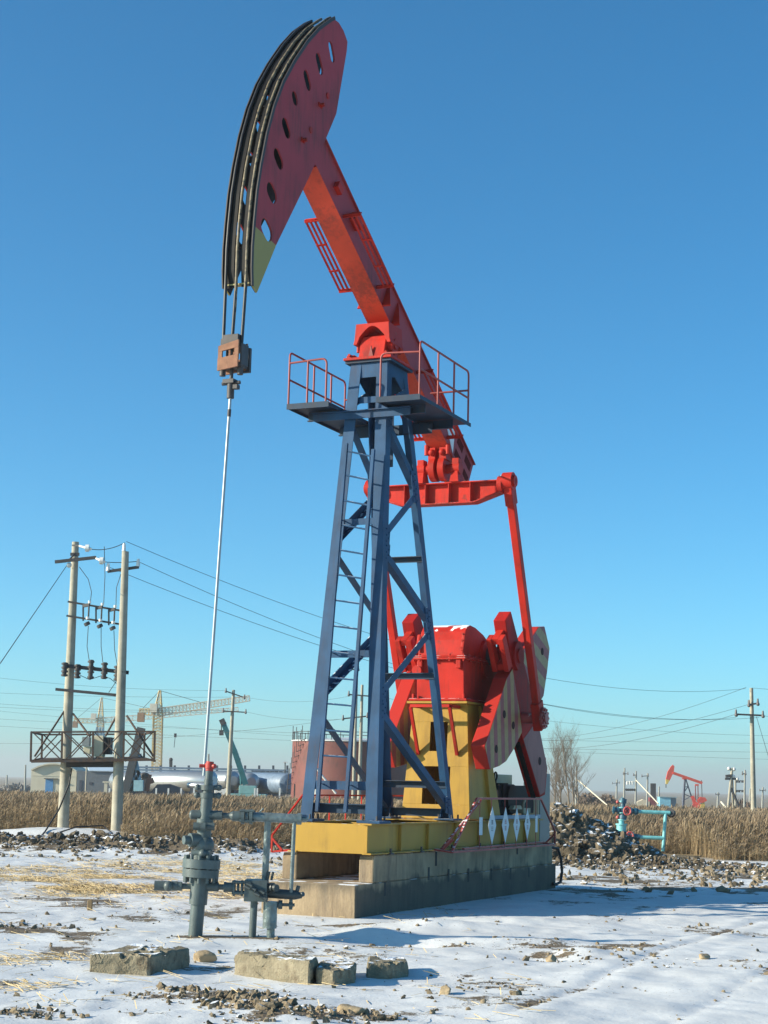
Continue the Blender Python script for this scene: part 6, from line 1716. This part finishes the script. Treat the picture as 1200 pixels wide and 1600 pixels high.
# marker posts along the yard fence
for k, x in enumerate((171, 178, 244, 263, 283, 303, 352, 398, 402, 437)):
    p = at(x, 1238, 150); zg = gz(p.x, p.y); q = MB().bx(-0.07, 0.07, -0.07, 0.07, 0, at(x, 1231.5, 150).z - zg).build('fence_post', PORC); q.location = (p.x, p.y, zg)
    tag(q, 'short white marker post along the edge of the plant yard', 'post', 'white marker posts of the yard')

# ================================================================== right background
def bare_tree(px, pyt, pyb, Y, label, seed, spread=0.33):
    b = at(px, pyb, Y); zg = gz(b.x, b.y); b.z = zg; H = at(px, pyt, Y).z - zg; r = random.Random(seed); o = thing('bare_tree', label, 'tree', b, 0, 'bare winter trees')
    tr = MB(); br = MB()
    def grow(mb, p, d, L, rad, lev):
        pts_ = [p]; q = p.copy(); dd = d.copy(); n = 5
        for i in range(n):
            dd = (dd + Vector((r.uniform(-.10, .10), r.uniform(-.10, .10), 0.10 if lev else 0.02))).normalized(); q = q + dd * (L / n); pts_.append(q.copy())
        mb.tube(pts_, [rad * (1 - 0.75 * i / n) for i in range(n + 1)], 6 if lev < 2 else 4, False)
        if lev < 4:
            for k in range((15, 8, 7, 5)[lev]):
                t = r.uniform(0.22 if lev == 0 else 0.2, 1.0); i = min(int(t * n), n - 1); c = pts_[i].lerp(pts_[i + 1], t * n - i)
                a = r.uniform(0, 6.283); e = (dd * 1.0 + Vector((math.cos(a), math.sin(a), 0.15)) * r.uniform(spread * 1.2, spread * 2.8)).normalized()
                grow(br, c, e, L * r.uniform(0.34, 0.58) * (1 - 0.35 * t if lev == 0 else 0.9), rad * (1 - 0.7 * t) * 0.55, lev + 1)
    grow(tr, Vector((0, 0, 0)), Vector((0, 0, 1)), H * 0.9, 0.08, 0); tr.build('trunk', BARK, o, fix=False); br.build('crown', BARK, o, fix=False)


bare_tree(866, 1146, 1262, 140, 'bare tall tree right beside the grey cabinet', 5)
bare_tree(889, 1140, 1268, 132, 'tallest bare tree, forked, in the middle of the winter trees', 9, 0.36)
bare_tree(878, 1165, 1262, 150, 'shorter bare tree between the two tall winter trees', 14, 0.42)
bare_tree(905, 1175, 1262, 150, 'thin spreading bare tree at the right of the winter trees', 21, 0.5)
bare_tree(897, 1158, 1266, 138, 'spreading bare tree just right of the tallest one', 41, 0.55)
bare_tree(874, 1190, 1262, 128, 'low bushy bare tree at the foot of the winter trees', 33, 0.6)
# snowy white object under the trees
def brush(px0, px1, pyt, Y, label, seed, m_=BRUSH, name='brushwood'):
    r = np.random.default_rng(seed); a = at(px0, 1255, Y); b = at(px1, 1255, Y); n = 1600; x = r.uniform(a.x, b.x, n); u = (x - a.x) / (b.x - a.x); zg = gz((a.x + b.x) / 2, Y)
    h = (at((px0 + px1) / 2, pyt, Y).z - zg) * np.sin(np.pi * (0.1 + 0.8 * u)) ** 0.6 * (0.7 + 0.35 * vnoise(x * 0.4, x * 0, seed)); z = zg + h * r.random(n) ** 0.6; y = Y + r.normal(0, 1.5, n)
    s = 0.35 + 0.5 * r.random(n); d = r.normal(size=(n, 3)); e = r.normal(size=(n, 3)); d /= np.linalg.norm(d, axis=1)[:, None]; e /= np.linalg.norm(e, axis=1)[:, None]
    c = np.stack([x, y, z], 1); v = np.stack([c, c + d * s[:, None], c + e * s[:, None] * 0.7], 1).reshape(-1, 3); me = npmesh(name, v, np.arange(n * 3).reshape(-1, 3), False); me.materials.append(m_); return tag(link(name, me), label, 'thicket')


brush(905, 935, 1236, 260, 'brown thicket right of the bare trees', 3); brush(932, 962, 1242, 300, 'low grey brown thicket behind the turquoise valve tree', 4)
brush(1145, 1170, 1253, 240, 'dark low thicket behind the double leaning pole', 6); brush(0, 46, 1224, 330, 'hazy grey thicket at the left edge of the field', 7, mat('hazy_brush', (0.2, 0.19, 0.18), 1.0))
o = thing('blue_hut', 'pale blue hut with dark end wall left of the distant pumpjack', 'hut', at(1044, 1260, 300)); b0 = o.location.copy(); P = lambda x, y, d=0: at(x, y, 300 + d) - b0
MB().bx(P(1031, 1250).x, P(1048, 1250).x, 0, 2.5, -0.6, P(1040, 1246).z).build('wall', mat('hut_blue', (0.22, 0.5, 0.62), 0.6), o); MB().bx(P(1048.2, 1250).x, P(1057, 1250).x, 0.3, 2.8, -0.6, P(1050, 1246.5).z).build('end_wall', mat('hut_slate', (0.16, 0.22, 0.27), 0.7), o); MB().bx(P(1030.5, 1250).x, P(1057.5, 1250).x, -0.2, 2.9, P(1040, 1246).z + 0.02, P(1040, 1245).z).build('roof', mat('hut_roof', (0.2, 0.35, 0.42), 0.6), o)
o = thing('red_derrick', 'small dark red derrick with black mast left of the blue hut', 'derrick', at(1020, 1258, 290)); b0 = o.location.copy(); P = lambda x, y, d=0: at(x, y, 290 + d) - b0
MB().bx(P(1015, 1250).x, P(1025, 1250).x, 0, 2, -0.6, P(1020, 1246).z).build('base', mat('maroon_paint', (0.2, 0.05, 0.05), 0.6), o); MB().bar(P(1020.5, 1247), P(1020.5, 1224), 0.9, 0.5, (0, 1, 0)).build('mast', DKIRON, o)
o = thing('pale_mound', 'pale cream heap between the far pole pair and the derrick', 'mound', at(1004, 1256, 290)); b0 = o.location.copy(); P = lambda x, y, d=0: at(x, y, 290 + d) - b0
MB().prism([(P(993, 0).x, -0.5), (P(994, 1).x, P(1000, 1253).z), (P(999, 0).x, P(1000, 1251).z), (P(1003, 0).x, P(1000, 1249).z), (P(1009, 0).x, P(1000, 1251).z), (P(1013, 0).x, P(1000, 1253).z), (P(1014, 0).x, -0.5)], 0, 2).build('heap', mat('pale_sand', (0.62, 0.53, 0.38), 0.9, var=0.15), o)

# distant pumpjack
o = thing('pumpjack', 'small distant red pumpjack with yellow head tip on the right horizon', 'pumpjack', at(1075, 1266, 334)); b0 = o.location.copy(); P = lambda x, y, d=0: at(x, y, 334 + d) - b0


def flat(mb, pts_, t=0.5):
    A = [P(*p) for p in pts_]; n = len(A); mb.add([a + Vector((0, -t / 2, 0)) for a in A] + [a + Vector((0, t / 2, 0)) for a in A], [tuple(range(n)), tuple(range(2 * n - 1, n - 1, -1))] + [(i, n + i, n + (i + 1) % n, (i + 1) % n) for i in range(n)]); return mb


FR = mat('far_red_paint', (0.62, 0.07, 0.035), 0.6); FB = mat('far_dark_blue', (0.03, 0.05, 0.1), 0.6); FY = mat('far_yellow', (0.6, 0.42, 0.08), 0.6)
flat(MB(), [(1040.3, 1217.5), (1043, 1206), (1048, 1198), (1051, 1195), (1053.5, 1197), (1052.5, 1206), (1046.5, 1219)]).build('horse_head', FR, o); flat(MB(), [(1040.3, 1217.6), (1046.4, 1219.2), (1042.5, 1225.5), (1040.5, 1225)]).build('head_tip', FY, o)
MB().bar(P(1051, 1207.5), P(1097, 1223.5), 0.5, 0.75, (0, 1, 0)).build('walking_beam', FR, o); MB().tube([P(1040.6, 1225), P(1040.6, 1231)], 0.1, 5).build('carrier_bar', DKIRON, o)
MB().bar(P(1069.5, 1217), P(1066, 1262, -0.7), 0.22, 0.22).bar(P(1070.5, 1217), P(1068, 1262, 0.7), 0.22, 0.22).build('tower_leg', FB, o); MB().bar(P(1071.5, 1217), P(1082, 1250), 0.22, 0.22).build('tower_leg', FB, o)
MB().bar(P(1068.5, 1230), P(1075.5, 1229), 0.16, 0.16).bar(P(1067.5, 1240), P(1079, 1245), 0.16, 0.16).bar(P(1075, 1229), P(1067.5, 1240), 0.16, 0.16).bar(P(1066.5, 1251), P(1077, 1246), 0.14, 0.14).build('brace', FB, o); MB().bar(P(1066, 1216.5), P(1075, 1216.5), 0.5, 0.3).build('saddle', FR, o)
MB().bar(P(1086, 1226.5), P(1091.5, 1226.5), 0.5, 0.35).build('equalizer', FR, o)
for x in (1086.5, 1090.5):
    MB().bar(P(x, 1227), P(x + 0.4, 1250), 0.16, 0.16).build('pitman_arm', mat('dark_far_red', (0.25, 0.03, 0.03), 0.6), o)
flat(MB(), [(1079, 1244), (1084, 1243), (1087, 1252), (1096, 1259), (1092, 1264), (1080, 1262), (1083, 1255)], 0.6).build('crank', GLASSY, o); flat(MB(), [(1089, 1250), (1094, 1245), (1101, 1246), (1104, 1251), (1098, 1254), (1092, 1255)], 1.2).build('gearbox', FR, o); flat(MB(), [(1092, 1264.5), (1095, 1256), (1100, 1253), (1101.5, 1265)], 1.0).build('gearbox_stand', FY, o); MB().bar(P(1086, 1265), P(1102, 1265), 0.4, 0.8).build('skid', FY, o)
tag(MB().tube([at(1096, 1219, 336), at(1097, 1245, 336)], 0.09, 6).build('thin_mast', DKIRON), 'thin mast standing at the tail of the distant pumpjack', 'mast')

# turquoise valve tree behind the heap
VT = thing('valve_tree', 'pale turquoise wellhead valve tree with two red handwheels behind the dirt heap', 'wellhead', at(972, 1325, 50)); b0 = VT.location.copy(); YV = 50
P = lambda x, y, d=0: at(x, y, YV + d) - b0
U = YV / 2600
m = MB()
for a, b, r in ((1330, 1318, 7), (1318, 1312, 9), (1312, 1303, 7), (1303, 1299, 8.5), (1299, 1289, 7.5), (1289, 1287, 9), (1287, 1280, 4)):
    m.tube([P(971, a), P(971, b)], r * U, 14)
m.bar(P(959, 1304), P(959, 1311), 0.12, 0.12); m.tube([P(958, 1307), P(990, 1306)], 0.11, 12); m.build('casing_head', AQUA, VT)
m = MB()
for a, b, r in ((1280, 1274, 6), (1274, 1271, 4), (1271, 1259, 5), (1259, 1255, 3.5), (1255, 1248, 5.5), (1248, 1246.5, 3)):
    m.tube([P(973, a), P(974, b)], r * U, 12)
m.tube([P(957, 1265), P(990, 1267.5)], 0.075, 12)
for x in (959, 966, 986, 993):
    m.tube([P(x - 1.3, 1265.5 + (x - 957) * 0.07), P(x + 1.3, 1265.5 + (x - 957) * 0.07)], 0.11, 12)
m.tube([P(988, 1306), P(1000, 1308)], 0.08, 10).tube([P(990, 1267), P(997, 1268)], 0.09, 10); m.build('valve_body', AQUAD, VT)
m = MB()
for y in (1262, 1270, 1281, 1292, 1252):
    m.tube([P(972, y + 0.7), P(972, y - 0.7)], 6.4 * U if y != 1252 else 5 * U, 14)
m.build('flanges', AQUA, VT)
m = MB().tube([P(995, 1268), P(1047, 1270)], 0.055, 12).tube([P(997, 1308), P(1037, 1309.5)], 0.055, 12).tube([P(1040, 1271), P(1036, 1330)], 0.05, 12); m.build('flow_pipe', AQUA, VT)
MB().tube([P(1046.5, 1269), P(1049, 1271, 0.3)], 0.13, 10).build('end_flange', DKIRON, VT)
for px, py in ((980, 1267), (984, 1306)):
    c = P(px, py, -0.25); r = 5.3 * U; w_ = MB().tube([c + Vector((r * math.cos(t), -0.02, r * 1.15 * math.sin(t))) for t in [i * math.pi / 12 for i in range(25)]], 0.026, 6)
    for i in range(5):
        t = i * 2 * math.pi / 5; w_.bar(c, c + Vector((r * math.cos(t), 0, r * 1.15 * math.sin(t))), 0.03, 0.04)
    w_.tube([c, c + Vector((0, 0.25, 0))], 0.035, 8); w_.build('handwheel', mat('pinkish_red_wheel', (0.5, 0.1, 0.09), 0.5), VT)
for px, py in ((965, 1253), (965, 1277)):
    MB().ball(P(px, py), 0.05).build('small_wheel', mat('pinkish_red_wheel', (0.5, 0.1, 0.09), 0.5), VT)

# the air over the plain
hzb = MB().bx(-4100, 4100, -70, 5100, -8.0, 48.0).build('haze', D.materials.new('haze_air')); kind(hzb, 'stuff')
hm = D.materials['haze_air']; hm.use_nodes = True; t_ = hm.node_tree; t_.nodes.remove(t_.nodes['Principled BSDF']); pv = t_.nodes.new('ShaderNodeVolumePrincipled')
pv.inputs['Color'].default_value = (0.80, 0.83, 0.85, 1); pv.inputs['Density'].default_value = 0.0004; pv.inputs['Anisotropy'].default_value = 0.2
t_.links.new(pv.outputs[0], t_.nodes['Material Output'].inputs['Volume'])

# low scrub near the right pole and snow scraps are part of the ground
for ob in list(SC.objects):
    if ob.type == 'MESH' and ob.parent is None and 'category' not in ob and 'kind' not in ob:
        print('UNTAGGED', ob.name)
